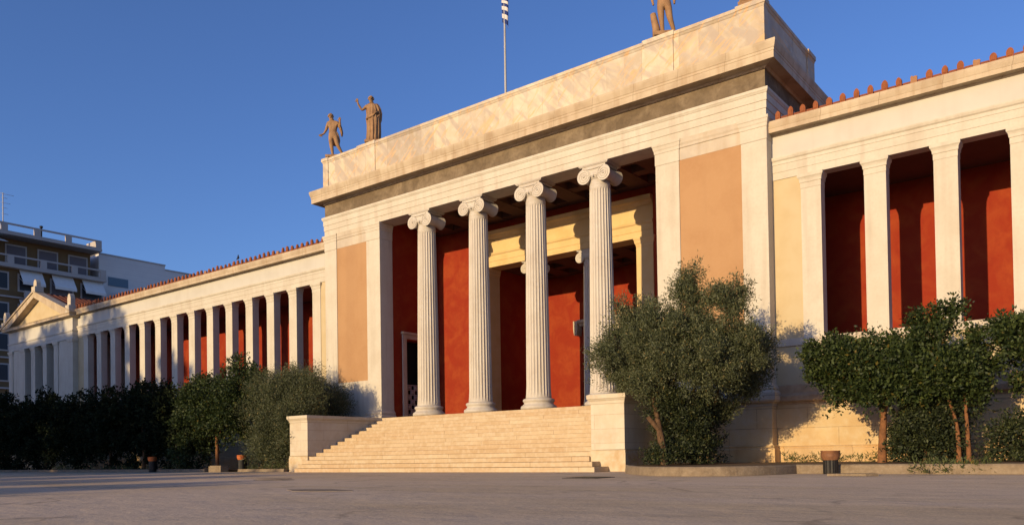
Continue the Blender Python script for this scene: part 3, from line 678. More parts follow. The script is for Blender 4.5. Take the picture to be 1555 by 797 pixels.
def fingers(parent, tip, d, name='hand'):
    m = MB(); t = Vector(tip)-Vector(d).normalized()*.035; d = Vector(d).normalized(); u = d.cross(Vector((0, 1, 0))).normalized()
    for i in range(4):
        p = t+u*(.024*(i-1.5)); l = (.075, .09, .085, .065)[i]
        m.tube([p-d*.05, p+d*l*.6, p+d*l+Vector((0, -.015, 0))], [.019, .018, .012], 6)
    p = t-d*.05+u*.045; m.tube([p, p+u*.035+d*.03, p+u*.04+d*.07], [.015, .013, .01], 6)
    return m.build(name, BRONZE, parent)
def statue(label, loc, scale=1.1, rz=0):
    t_ = thing('statue', label, 'statue', loc, 'statues along the parapet', rz); t_.scale = (scale*1.05, scale*1.05, scale)
    m = MB(); m.box(-.30, .30, -.28, .28, -.04, .07); m.build('plinth', BRONZE, t_)
    return t_
ZT = 15.13
# left corner: lightly draped youth, weight on the left leg, cloak over his raised forearm
s1 = statue('brown weathered statue of a striding half-naked youth with cloak, at left corner of parapet', (-10.62, .30, ZT+.09), 1.05, R(38))
J = body(shl=(-.22, 0, 1.62, .09), ell=(-.30, .04, 1.36, .066), wrl=(-.40, -.02, 1.14, .042), hal=(-.52, -.06, 1.06, (.05, .03)),
         elr=(.33, -.02, 1.42, .062), wrr=(.34, -.14, 1.63, .045), har=(.34, -.17, 1.74, (.05, .04)),
         hil=(-.10, 0, 1.0, .14), knl=(-.07, -.02, .56, .095), anl=(-.02, .02, .14, .052), tol=(-.05, -.16, .10, (.05, .035)),
         knr=(.20, -.04, .60, .095), anr=(.42, .10, .17, .05), tor=(.46, -.02, .11, (.05, .035)),
         neck=(-.03, 0, 1.76, .065), chin=(-.06, -.03, 1.84, (.075, .085)), skull=(-.08, -.01, 1.93, (.095, .115)), crown=(-.09, 0, 2.01, (.075, .09)))
f1 = skin_fig('figure', J, BODY, 'pelvis', s1, BRONZE); hair(f1, (-.09, 0, 1.94)); face(f1, (-.075, -.01, 1.93))
fingers(f1, (-.56, -.07, 1.04), (-1, 0, -.35)); fingers(f1, (.34, -.17, 1.78), (0, 0, 1))
cloth(f1, [(.39, .03, 1.02, .03, .04, .5), (.39, .02, 1.15, .05, .06, 1), (.36, .02, 1.3, .06, .08, 1), (.33, .02, 1.42, .07, .09, 1), (.24, .04, 1.56, .11, .13, .8), (.14, .03, 1.68, .14, .12, .5), (.1, .02, 1.72, .06, .06, .3)], 32, 5, .03, 3)
cloth(f1, [(.12, .10, .62, .14, .08, .6), (.10, .08, .85, .20, .12, 1), (.06, .04, 1.02, .22, .15, 1), (.04, .0, 1.16, .195, .145, .6), (.03, 0, 1.22, .16, .12, .3)], 36, 7, .03, 5)
# tall draped goddess with raised forearm
s2_ = statue('brown statue of a robed woman raising one forearm, second figure from the left', (-7.78, .28, ZT+.10), 1.06, R(38))
J = body(shl=(-.22, -.02, 1.64, .09), ell=(-.42, -.06, 1.44, .058), wrl=(-.56, -.14, 1.68, .042), hal=(-.60, -.15, 1.82, (.045, .03)),
         elr=(.34, .02, 1.32, .062), wrr=(.24, -.12, 1.10, .045), har=(.18, -.15, 1.05, (.045, .03)),
         chin=(-.03, -.04, 1.85, (.075, .085)), skull=(-.05, -.02, 1.94, (.095, .115)), crown=(-.05, .0, 2.02, (.08, .09)))
f2 = skin_fig('figure', J, BODY, 'pelvis', s2_, BRONZE); hair(f2, (-.045, 0, 1.95)); face(f2, (-.045, -.015, 1.94)); fingers(f2, (-.605, -.155, 1.87), (-.1, 0, 1))
cloth(f2, [(.03, .0, .07, .29, .24, 1), (.03, .0, .15, .28, .23, 1.1), (.05, 0, .45, .275, .22, 1.1), (.05, 0, .8, .28, .22, 1), (.04, 0, 1.05, .29, .22, .8), (.02, 0, 1.25, .25, .19, .6), (.02, 0, 1.45, .27, .19, .5), (0, 0, 1.62, .24, .14, .3), (0, 0, 1.72, .14, .10, .2), (0, 0, 1.77, .075, .075, 0)], 66, 12, .035, 8)
cloth(f2, [(.26, .06, .85, .05, .08, .8), (.28, .05, 1.0, .085, .12, 1), (.29, .03, 1.3, .10, .13, 1), (.25, .02, 1.52, .11, .13, .6), (.20, .01, 1.66, .10, .11, .3), (.18, .0, 1.74, .05, .05, .3)], 30, 5, .03, 9)
m = MB(); m.tube([(-.23, -.12, 1.02), (-.12, -.20, 1.08), (.04, -.22, 1.16), (.20, -.17, 1.28), (.30, -.02, 1.42)], [.05, .06, .06, .055, .05], 9); m.build('drapery_roll', BRONZE, f2)
# nude youth by a tree stump; the picture cuts him at the thighs
s3 = statue('brown statue of a nude youth leaning on a stump, cut off by the frame', (7.28, .30, ZT+.09), 1.15, R(30))
J = body(hil=(-.09, 0, 1.0, .14), knl=(-.08, -.03, .56, .085), anl=(-.04, .02, .14, .055), tol=(-.06, -.15, .10, (.05, .035)),
         knr=(.16, -.06, .58, .095), anr=(.30, .06, .16, .05), tor=(.33, -.08, .10, (.05, .035)), ell=(-.34, .03, 1.36, .066), wrl=(-.34, -.1, 1.15, .042))
f3 = skin_fig('figure', J, BODY, 'pelvis', s3, BRONZE); hair(f3, (0, 0, 1.94)); face(f3, (0, -.01, 1.93))
m = MB(); m.tube([(-.20, .06, .05), (-.23, .06, .35), (-.28, .08, .62), (-.31, .09, .80)], [.14, .11, .10, .085], 9); m.build('stump', BRONZE, s3)
# corner statue whose plinth only peeks in
s4 = statue('statue plinth on the right corner of the parapet, figure above the picture', (10.35, .35, ZT+.09), 1.1, R(20))
f4 = skin_fig('figure', body(), BODY, 'pelvis', s4, BRONZE)
cloth(f4, [(.0, .0, .09, .26, .22, 1), (0, 0, .5, .23, .2, 1), (0, 0, 1.05, .25, .2, .8), (0, 0, 1.25, .21, .16, .5), (0, 0, 1.6, .23, .14, .3), (0, 0, 1.76, .09, .08, 0)], 60, 11, .03, 12); hair(f4, (0, 0, 1.94)); face(f4, (0, -.01, 1.93))

# ------------------------------------------------------------ flagpole
fp = thing('flagpole', 'tall pale flagpole with a limp blue and white flag above the roof', 'flagpole', (-2.74, 4.0, 13.6))
m = MB(); m.lathe(0, 0, [(.10, 0), (.10, .5), (.065, .55), (.06, 1.8), (.05, 6), (.035, 10.4)], 12)
m.lathe(0, 0, [(.02, 10.4), (.07, 10.46), (.08, 10.52), (.05, 10.6), (.01, 10.62)], 12); m.build('pole', POLE, fp)
fm = bpy.data.materials.new('flag_cloth'); fm.use_nodes = True; t = fm.node_tree
uvn = t.nodes.new('ShaderNodeUVMap'); sx = t.nodes.new('ShaderNodeSeparateXYZ'); t.links.new(uvn.outputs[0], sx.inputs[0])
def mth(op, a, b=None):
    x = t.nodes.new('ShaderNodeMath'); x.operation = op
    for i, q in enumerate((a, b)):
        if q is None: continue
        if isinstance(q, (int, float)): x.inputs[i].default_value = q
        else: t.links.new(q, x.inputs[i])
    return x.outputs[0]
stripe = mth('LESS_THAN', mth('FRACT', mth('MULTIPLY', sx.outputs['Y'], 4.5)), .5)       # nine stripes, blue first
inx = mth('LESS_THAN', sx.outputs['X'], .37); iny = mth('LESS_THAN', sx.outputs['Y'], 5/9)
cant = mth('MULTIPLY', inx, iny)
cr1 = mth('LESS_THAN', mth('ABSOLUTE', mth('SUBTRACT', sx.outputs['X'], .185)), .037)
cr2 = mth('LESS_THAN', mth('ABSOLUTE', mth('SUBTRACT', sx.outputs['Y'], 2.5/9)), .055)
cross = mth('MAXIMUM', cr1, cr2); cblue = mth('SUBTRACT', 1, cross)
blue = mth('ADD', mth('MULTIPLY', cant, cblue), mth('MULTIPLY', mth('SUBTRACT', 1, cant), stripe))
mx = t.nodes.new('ShaderNodeMix'); mx.data_type = 'RGBA'; t.links.new(blue, mx.inputs[0]); mx.inputs[6].default_value = (.62, .58, .54, 1); mx.inputs[7].default_value = (.012, .03, .15, 1)
t.links.new(mx.outputs[2], t.nodes['Principled BSDF'].inputs['Base Color']); t.nodes['Principled BSDF'].inputs['Roughness'].default_value = .9
NU, NV = 60, 40; vs = []; uv = []
for j in range(NV+1):
    v = j/NV
    for i in range(NU+1):
        u = i/NU; amp = .14*min(1, u*4)
        fold = math.sin(u*20+v*1.3)
        wid = .06+.10*min(1, u*3)
        vs.append((-.03+(.19*fold+.04)*(.45+u*.7)*(1-.25*v)-.02*u, .05-.10*math.cos(u*20+v*1.3)*(.3+u*.6), 10.3-1.5*v-1.95*u*(1-.12*math.sin(v*3)) ))
        uv.append((u, v))
me = bpy.data.meshes.new('flag'); me.from_pydata(vs, [], [(j*(NU+1)+i, j*(NU+1)+i+1, (j+1)*(NU+1)+i+1, (j+1)*(NU+1)+i) for j in range(NV) for i in range(NU)])
ul = me.uv_layers.new(name='UVMap')
for lp in me.loops: ul.data[lp.index].uv = uv[lp.vertex_index]
for p in me.polygons: p.use_smooth = True
me.materials.append(fm); fo = bpy.data.objects.new('flag', me); col.objects.link(fo); fo.parent = fp
sol = fo.modifiers.new('t', 'SOLIDIFY'); sol.thickness = .006

# ------------------------------------------------------------ vegetation
def foliage(name, blobs, nleaf, size, aspect, m, parent, seed, up=.3, twig=14, spread=.22, shell=.55, clump=0, cper=24):
    """blobs: (x,y,z,rx,ry,rz) relative to the plant; leaves sit in twig sprays inside the blobs' outer volume"""
    g_ = np.random.default_rng(seed); bl = np.array(blobs, float)
    wgt = (bl[:, 3]*bl[:, 4]*bl[:, 5])**.7; wgt /= wgt.sum()
    nt_ = nleaf//twig; bi = g_.choice(len(bl), nt_, p=wgt)
    d = g_.normal(size=(nt_, 3)); d /= np.linalg.norm(d, axis=1)[:, None]
    r = shell+(1-shell)*g_.random(nt_)**.6; r *= 1+.13*np.sin(5*d[:, 0]*3+seed)*np.sin(4*d[:, 2]*3+bi)
    r *= np.where(g_.random(nt_) < .13, 1.24, 1)
    c = bl[bi, :3]+d*r[:, None]*bl[bi, 3:]
    if clump:                                  # gather most twigs into sprays, leaving darker gaps between them
        ncl = max(8, nt_//cper); ci = g_.choice(nt_, ncl, replace=False); pick = g_.integers(0, ncl, nt_)
        loose = g_.random(nt_) < .12
        cc = c[ci[pick]]+np.clip(g_.normal(size=(nt_, 3)), -1.4, 1.4)*clump*(.7+.6*g_.random(ncl))[pick][:, None]
        cd = d[ci[pick]]; c = np.where(loose[:, None], c, cc); d = np.where(loose[:, None], d, cd)
    td = d*.8+g_.normal(size=(nt_, 3))*.5; td[:, 2] += up; td /= np.linalg.norm(td, axis=1)[:, None]
    # leaves along each twig
    c = np.repeat(c, twig, 0); td = np.repeat(td, twig, 0); n = len(c)
    s = g_.random(n); pos = c+td*(s*spread*1.6)[:, None]+np.clip(g_.normal(size=(n, 3)), -1.8, 1.8)*spread*.33
    ax = td+g_.normal(size=(n, 3))*.65; ax /= np.linalg.norm(ax, axis=1)[:, None]
    nr = g_.normal(size=(n, 3)); nr[:, 2] += .5; sd_ = np.cross(ax, nr); sd_ /= np.linalg.norm(sd_, axis=1)[:, None]
    L_ = size*(.5+.9*g_.random(n))[:, None]; W = L_*aspect
    pos = pos[pos[:, 2] > 0.02] if False else pos
    v = np.stack([pos, pos+ax*L_*.45+sd_*W*.5, pos+ax*L_, pos+ax*L_*.45-sd_*W*.5], 1).reshape(-1, 3)
    v[:, 2] = np.maximum(v[:, 2], .03)
    me = bpy.data.meshes.new(name); me.vertices.add(4*n); me.vertices.foreach_set('co', v.ravel().astype('f'))
    me.loops.add(4*n); me.loops.foreach_set('vertex_index', np.arange(4*n, dtype=np.int32)); me.polygons.add(n)
    me.polygons.foreach_set('loop_start', np.arange(0, 4*n, 4, dtype=np.int32)); me.polygons.foreach_set('loop_total', np.full(n, 4, dtype=np.int32))
    me.update(calc_edges=True); me.materials.append(m)
    o = bpy.data.objects.new(name, me); col.objects.link(o); o.parent = parent
    return o
def limbs(parent, stems, m=BARK, name='trunk'):
    mb = MB()
    for pts, r0, r1 in stems:
        P = catmull(pts, 5); k = len(P)
        mb.tube(P, [r0+(r1-r0)*(i/(k-1))**.8 for i in range(k)], 9)
    return mb.build(name, m, parent)
def local(blobs, x, y): return [(a-x, b-y, c, d, e, f) for a, b, c, d, e, f in blobs]

# big grey-green olive beside the right cheek wall
ox, oy = 9.55, -4.5
t_ = thing('olive_tree', 'large bushy grey-green olive tree in front of the right cheek wall', 'tree', (ox, oy, .18))
ob = [(8.05, -4.5, 3.2, .72, .8, .80), (8.7, -4.6, 3.75, .75, .8, .80), (7.75, -4.5, 2.75, .50, .6, .45), (8.9, -4.8, 2.85, .9, .8, .7), (9.5, -4.7, 3.5, .85, .9, .95), (9.6, -4.9, 2.7, .8, .7, .6),
      (10.25, -4.4, 4.4, .42, .5, .75), (10.42, -4.4, 5.1, .18, .24, .50), (10.42, -4.4, 5.55, .09, .12, .22), (10.1, -4.8, 3.2, .95, .9, 1.0), (11.35, -4.3, 4.0, .50, .6, .85), (11.1, -4.6, 3.3, .85, .8, .8),
      (11.75, -4.2, 3.10, .55, .7, .55), (10.9, -4.4, 2.75, .85, .7, .55), (11.35, -2.8, 2.75, .50, .5, .55), (11.0, -2.8, 2.20, .55, .5, .42), (10.5, -2.9, 1.90, .65, .5, .45), (11.55, -3.2, 3.3, .4, .5, .5), (9.2, -4.6, 2.35, .5, .5, .35), (8.3, -4.4, 4.3, .30, .4, .28), (9.0, -4.4, 4.35, .22, .3, .40), (12.05, -4.4, 3.3, .16, .3, .60), (11.5, -4.3, 4.75, .16, .25, .38),
      (11.85, -4.4, 3.9, .14, .2, .5), (9.5, -4.5, 4.45, .16, .2, .30), (7.45, -4.5, 3.2, .14, .2, .35)]
foliage('crown', [(a, b, c-.18+.10, d*1.05, e, f*1.08) for a, b, c, d, e, f in local(ob, ox, oy)], 210000, .078, .30, OLIVE, t_, 3, 1.0, 28, .19, .34, .17, 46)
fo_ = [(9.4, -3.0, 1.2, .65, .5, .95), (9.95, -2.9, 1.2, .55, .5, .95), (9.2, -4.2, .50, .22, .3, .4), (9.6, -2.9, .6, .75, .5, .5), (9.8, -2.9, 1.95, .85, .5, .5), (9.2, -3.6, 1.80, .60, .4, .45), (8.9, -3.2, 1.3, .35, .4, .6), (9.75, -4.4, .5, .35, .3, .45), (9.35, -4.6, 1.75, .35, .3, .35), (9.25, -4.9, .35, .22, .2, .35), (9.6, -5.0, .25, .2, .2, .25), (10.1, -4.2, 1.5, .5, .4, .5), (10.3, -3.9, .7, .35, .4, .6), (9.75, -4.5, 1.9, .5, .4, .35)]
foliage('suckers', [(a, b, c-.18, d, e, f) for a, b, c, d, e, f in local(fo_, ox, oy)], 52000, .085, .36, DEEPG, t_, 4, .9, 14, .17, .1, .10, 20)
limbs(t_, [([(0.04, -.35, -.05), (.0, -.33, .45), (-.08, -.3, .9), (-.22, -.2, 1.4), (-.40, -.1, 2.0), (-.7, 0, 3.0)], .155, .03),
           ([(.0, 1.7, .0), (.0, 1.7, .6), (.1, 1.5, 1.2), (.4, .9, 2.0), (.8, .2, 3.2), (.87, .1, 4.9)], .09, .015),
           ([(.2, 1.9, .0), (.35, 1.9, .7), (.7, 1.6, 1.5), (1.3, .8, 2.6), (1.85, .1, 4.4)], .07, .015),
           ([(-.10, -.3, 1.0), (-.36, -.35, 1.30), (-.42, -.35, 1.38)], .08, .06)])

# round-headed citrus trees in front of the right wing
def citrus(label, x, y, blobs, stems, n, seed, m=CITRUS, size=.095, asp=.55):
    t_ = thing('citrus_tree', label, 'tree', (x, y, .18), 'trees along the right bed')
    foliage('crown', [(a-x, b-y, c-.18, d, e, f) for a, b, c, d, e, f in blobs], n, size, asp, m, t_, seed, .45, 10, .14, .40, .13, 20)
    limbs(t_, stems, BARKC)
citrus('dark green citrus with straight orange-brown trunk, between bin and bushy shrub', 14.80, -2.5,
       [(13.30, -2.5, 2.95, .48, .6, .42), (13.05, -2.5, 3.15, .20, .3, .25), (13.50, -2.6, 2.40, .42, .5, .38), (13.75, -2.6, 1.95, .26, .4, .24), (14.2, -2.4, 3.45, .12, .2, .22), (13.95, -2.4, 3.3, .22, .2, .2), (14.15, -2.6, 2.75, .75, .7, .62), (14.9, -2.6, 2.7, .75, .7, .65), (13.65, -2.4, 3.45, .22, .3, .22),
        (14.6, -2.3, 3.35, .30, .3, .22), (15.3, -2.6, 2.4, .6, .6, .55), (13.95, -2.6, 2.15, .35, .4, .28), (14.9, -2.9, 2.15, .6, .5, .35)],
       [([(0, 0, -.05), (.03, 0, .7), (.05, 0, 1.3), (-.2, .1, 2.0), (-.9, .1, 2.7)], .13, .04), ([(.05, 0, 1.2), (.2, 0, 1.9), (.3, 0, 2.8)], .08, .03)], 30000, 21)
citrus('tallest citrus with pointed leader reaching the gallery sill, on twin thin trunks', 16.65, -2.4,
       [(15.95, -2.4, 3.35, .42, .45, .5), (16.0, -2.4, 3.85, .25, .3, .25), (16.40, -2.4, 4.02, .18, .25, .16), (15.6, -2.5, 3.0, .45, .5, .45), (16.0, -2.6, 2.6, .75, .7, .6), (16.6, -2.6, 2.45, .7, .6, .55), (15.7, -2.6, 2.1, .5, .5, .4), (16.9, -2.6, 2.0, .4, .5, .3)],
       [([(-.05, 0, -.05), (-.08, 0, .9), (-.3, 0, 1.8), (-.7, 0, 3.4)], .07, .02), ([(.18, 0, -.05), (.15, 0, .9), (.1, 0, 2.0)], .07, .03)], 30000, 22)
citrus('citrus at the right edge of picture, crown cut by the frame', 18.7, -2.6,
       [(17.35, -2.5, 2.95, .50, .5, .45), (17.75, -2.5, 3.2, .45, .5, .35), (18.3, -2.6, 3.1, .75, .7, .65), (19.1, -2.6, 3.0, .9, .8, .8), (18.05, -2.5, 2.45, .25, .4, .7), (18.9, -2.6, 2.2, .8, .7, .5)],
       [([(0, 0, -.05), (.03, 0, .9), (-.1, 0, 2.0), (-.7, 0, 2.9)], .12, .04)], 24000, 23)
t_ = thing('shrub', 'dark round shrub filling the gap under the citrus crowns', 'shrub', (15.75, -2.2, .18))
foliage('foliage', [(-.15, 0, .75, .55, .5, .65), (.35, 0, .65, .50, .5, .6), (-.35, 0, .35, .35, .4, .35), (.15, 0, 1.35, .55, .5, .5), (.9, .3, 1.5, .35, .4, .4)], 20000, .09, .45, DEEPG, t_, 31, .3, 9, .16, .2, .12, 18)
limbs(t_, [([(0, 0, -.1), (.05, 0, .5), (-.1, 0, 1.1)], .05, .02)], name='stem')
t_ = thing('shrub', 'low dark shrub beside the wall at the right frame edge', 'shrub', (17.9, -2.2, .18))
foliage('foliage', [(-.25, 0, .5, .35, .4, .45), (.2, 0, .55, .45, .5, .55), (.8, 0, .6, .5, .5, .6)], 11000, .09, .45, DEEPG, t_, 32, .3, 9, .16, .2, .12, 18)
limbs(t_, [([(0, 0, -.1), (.05, 0, .5), (-.1, 0, .9)], .04, .02)], name='stem')

# left side: trees and bushes in front of the long wing
def leftbush(name, label, x, y, blobs, n, m, seed, size, asp, stems=None, up=.3, bark=BARK, group=None, twig=10, spread=.2, shell=.5):
    t_ = thing(name, label, 'shrub' if name == 'shrub' else 'tree', (x, y, .1), group)
    foliage('crown' if name != 'shrub' else 'foliage', [(a-x, b-y, c-.1, d, e, f) for a, b, c, d, e, f in blobs], n, size, asp, m, t_, seed, up, twig, spread, shell, .19, 20)
    limbs(t_, stems or [([(0, 0, -.05), (.05, 0, .8), (-.1, 0, 2.0), (-.1, 0, 3.2)], .11, .03), ([(.05, 0, .8), (.6, 0, 2.2)], .06, .02), ([(0, 0, .9), (-.7, 0, 2.3)], .06, .02)], bark, 'trunk' if name != 'shrub' else 'stem')
leftbush('shrub', 'large rounded sunlit olive-green bush left of the left cheek wall', -9.9, -3.6,
         [(-9.9, -3.6, 2.2, 1.7, 1.0, 1.5), (-9.0, -3.6, 2.7, 1.5, .9, 1.2), (-11.0, -3.7, 2.9, 1.2, .9, 1.0), (-9.6, -3.6, 3.6, 1.3, .9, .75), (-9.2, -3.6, 1.1, 1.2, .8, 1.0), (-10.7, -3.6, 1.0, 1.1, .8, .8), (-8.6, -3.3, 2.0, .8, .7, 1.1), (-10.6, -3.6, 3.9, .7, .6, .5), (-8.4, -3.5, 3.5, .5, .5, .5)],
         105000, OLIVE, 41, .10, .22, [([(0, 0, 0), (.2, 0, 1.2), (.3, 0, 2.6)], .06, .02), ([(-.1, 0, 0), (-.5, 0, 1.2), (-.8, 0, 2.6)], .06, .02)], 1.2, twig=26, spread=.30, shell=.25)
leftbush('shrub', 'tall wispy bush rising between left cheek wall and portico corner', -10.2, -1.3,
         [(-11.3, -1.3, 3.2, 1.0, .7, 1.4), (-10.2, -1.3, 3.0, 1.1, .7, 1.3), (-9.2, -1.3, 2.7, .9, .7, .9), (-10.9, -1.3, 4.0, .7, .6, .7), (-8.7, -1.3, 2.8, .40, .5, .45), (-10, -1.3, 1.5, 1.6, .7, 1.2)],
         60000, LOOSE, 42, .10, .20, [([(0, 0, 0), (.2, 0, 1.2), (.5, 0, 3.0)], .05, .01), ([(-.1, 0, 0), (-.4, 0, 1.2), (-.6, 0, 4.2)], .05, .01), ([(.1, 0, 0), (.8, 0, 1.6), (1.2, 0, 3.0)], .04, .01)], 1.8, twig=26, spread=.42, shell=.2)
leftbush('citrus_tree', 'dark green citrus with raised top shoot left of the rounded olive-green bush', -14.2, -3.9,
         [(-14.3, -4, 3.3, 1.3, 1, .9), (-13.2, -4, 3.2, 1.2, 1, .95), (-15.5, -4, 3.1, 1.1, .9, .85), (-12.3, -4, 3.9, .8, .7, .6), (-11.8, -4, 4.5, .50, .5, .42), (-14.7, -4, 3.9, .6, .6, .45), (-13.6, -4, 2.4, 1.2, .9, .6), (-11.3, -3.9, 4.0, .5, .5, .5), (-15.4, -4, 2.3, 1.1, .9, .6), (-15.9, -4.1, 1.2, 1.1, .7, 1.0), (-13.0, -3.6, 1.9, .8, .6, .5), (-12.4, -4, 2.9, .9, .8, .8)],
         50000, CITRUS, 43, .12, .5, [([(0, 0, -.05), (0, 0, .9), (-.05, 0, 1.8), (-.2, 0, 3.0)], .10, .05), ([(0, 0, 1.4), (1.2, 0, 2.8), (2.3, 0, 4.2)], .07, .02)], .1, BARKC)
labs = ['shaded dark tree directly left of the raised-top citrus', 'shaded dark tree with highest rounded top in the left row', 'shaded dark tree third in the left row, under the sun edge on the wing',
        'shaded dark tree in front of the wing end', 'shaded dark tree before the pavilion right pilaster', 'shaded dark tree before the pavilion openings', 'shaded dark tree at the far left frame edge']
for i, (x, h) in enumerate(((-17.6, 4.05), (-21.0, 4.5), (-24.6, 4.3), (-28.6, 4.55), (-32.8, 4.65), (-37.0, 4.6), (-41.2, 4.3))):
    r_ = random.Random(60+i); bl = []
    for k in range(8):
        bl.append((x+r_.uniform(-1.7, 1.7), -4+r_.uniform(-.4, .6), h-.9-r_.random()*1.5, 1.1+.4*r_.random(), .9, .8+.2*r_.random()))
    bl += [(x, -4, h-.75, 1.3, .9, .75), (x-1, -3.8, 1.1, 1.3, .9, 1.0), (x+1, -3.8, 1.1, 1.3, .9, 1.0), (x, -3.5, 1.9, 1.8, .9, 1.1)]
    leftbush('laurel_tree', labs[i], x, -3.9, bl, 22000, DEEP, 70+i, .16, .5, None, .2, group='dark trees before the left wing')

# weeds at the kerbs
for (name_, pts, seed, lab, n) in (('weeds', [(16.6+.2*i, -6.95, .0) for i in range(7)], 5, 'green weeds sprawling in front of the right kerb', 1800),
                                    ('grass', [(11.6+.35*i, -1.0-.2*(i % 3), .17) for i in range(30)], 6, 'low grass tufts along the foot of the wall', 3500),
                                    ('grass', [(-10.9+.3*i, -4.3, .07) for i in range(9)]+[(-30+.9*i, -4.5, .07) for i in range(16)], 8, 'grass tufts in the left bed', 2200)):
    foliage_o = foliage(name_, [(x, y, z+.05, .25, .15, .13) for x, y, z in pts], n, .12, .16, WEED, None, seed, .9, 8, .09, .1)
    tag(foliage_o, lab, 'plants', kind='stuff')

# ------------------------------------------------------------ small things on the ground
def bin_(label, x, y, rim, h=.52, s=1.0):
    t_ = thing('litter_bin', label, 'litter bin', (x, y, 0), 'litter bins')
    m = MB(); n = 36; vs = []
    for z, r in ((0, .155), (.03, .16), (h-.17, .16)):
        for k in range(n):
            a = 2*math.pi*k/n; rr = r*(1-.05*(k % 2)); vs.append((rr*math.cos(a), rr*math.sin(a), z))
    m.add(vs, [(i*n+k, i*n+(k+1) % n, (i+1)*n+(k+1) % n, (i+1)*n+k) for i in range(2) for k in range(n)]+[tuple(range(n))]); m.build('drum', BINB, t_)
    m = MB(); m.lathe(0, 0, [(.165, h-.21), (.195, h-.15), (.205, h-.10), (.200, h-.02), (.208, h-.015), (.208, h), (.185, h), (.18, h-.1), (.15, h-.2)], 32, True, False); m.build('rim', rim, t_)
    m = MB(); m.box(-.02, .02, .15, .26, 0, h-.1); m.build('bracket', BINB, t_); t_.scale = (s, s, s)
bin_('black drum litter bin with brown rusty rim, in front of the right kerb', 14.80, -7.05, BINR)
bin_('low dark litter bin with orange rim, before rounded bush by the stairs', -11.40, -4.45, BINO, .75)
bin_('shaded dark litter bin with orange rim, before the dark tree row', -17.9, -5.1, BINO, .75)
m = MB(); m.box(-.48, .48, -.2, .2, 0, .26); m.box(-.44, .44, -.16, .16, .26, .29)
one('concrete_block', m, KERB, 'rough pale concrete block between kerbs left of the stairs', 'block', (-12.75, -4.75, 0))
m = MB(); m.prism([(-.45, -.18), (.30, -.2), (.48, .02), (.40, .2), (-.4, .17)], 'z', 0.004, .05)
one('paving_slab', m, KERB, 'loose flat broken slab lying on asphalt right of the bin', 'slab', (15.65, -8.5, 0))
m = MB(); m.box(-.42, .42, -.42, .42, .001, .012)
for i in range(7): m.box(-.36, .36, -.34+i*.11, -.30+i*.11, .0125, .018)
one('drain_cover', m, BINB, 'dark square drain cover in the ground near the right kerb bulge', 'drain cover', (10.6, -10.4, 0))
for k, (x, y) in enumerate(((2.0, -12.4), (3.1, -13.2), (9.8, -17.2))):
    m = MB(); r_ = random.Random(300+k); n_p = 11
    m.prism([((.5+.35*r_.random())*math.cos(2*math.pi*i/n_p), (.28+.2*r_.random())*math.sin(2*math.pi*i/n_p)) for i in range(n_p)], 'z', .001, .006)
    o = m.build('tar_patch', TAR, None, (x, y, 0)); tag(o, kind='structure')
# pigeon on the eaves
m = MB(); m.lathe(0, 0, [(.01, -.0), (.05, .02), (.065, .07), (.05, .12), (.03, .15), (.035, .18), (.03, .21), (.01, .225)], 10)
m.tube([(0, 0, .06), (-.10, .0, .02), (-.17, 0, -.01)], [.045, .03, .015], 8); m.tube([(.03, 0, .19), (.07, 0, .185)], [.012, .003], 6)
for s in (-.02, .02): m.tube([(0, s, .03), (0, s, -.05)], .006, 5)
one('pigeon', m, FEATHER, 'dark pigeon perched on the left wing roof edge', 'bird', (-18.4, .12, 11.50))

# ------------------------------------------------------------ buildings behind
XA = -67.0
ap = thing('apartment_building', 'brown apartment block with concrete balconies and pale awnings, behind the pavilion', 'building', (XA, 8, 0))
def ab(name, m, mt, parent=ap): return m.build(name, mt, parent)
m = MB(); m.box(-16, 0, -22, 7.9, 0, 20.0); m.box(-16, -1.6, -22, 7.3, 20, 23.0); ab('wall', m, APTW)
m = MB(); m.box(-16, .7, -22.4, 7.95, 19.72, 20.0); m.box(-16, .3, -22.3, 7.7, 23.0, 23.25)
for zf in (17.0, 14.0, 11.0, 8.0, 5.0): m.box(-.2, .18, -22, 7.9, zf-.16, zf)
ab('floor_slabs', m, APTC)
def parapet(z0, z1, xo, ylist, m):
    m.box(xo-.16, xo, ylist[0], ylist[-1], z1-.16, z1)
    m.box(xo-.14, xo-.02, ylist[0], ylist[-1], z0, z0+.12)
    for y in ylist: m.box(xo-.2, xo+.02, y-.3, y+.3, z0, z1-.002)
m = MB(); parapet(20.0, 20.95, .68, [7.6, 4.7, 1.7, -1.3, -4.3, -7.3, -10.3, -13.3, -16.3, -19.3], m); ab('balcony_parapet', m, APTC)
m = MB(); parapet(23.25, 24.15, .28, [7.35, 4.3, 1.3, -1.7, -4.7, -7.7, -10.7, -13.7, -16.7], m); ab('balcony_parapet', m, APTC)
m = MB(); m.box(-2, .28, 7.1, 7.5, 23.25, 24.1); ab('roof_end_wall', m, APTC)
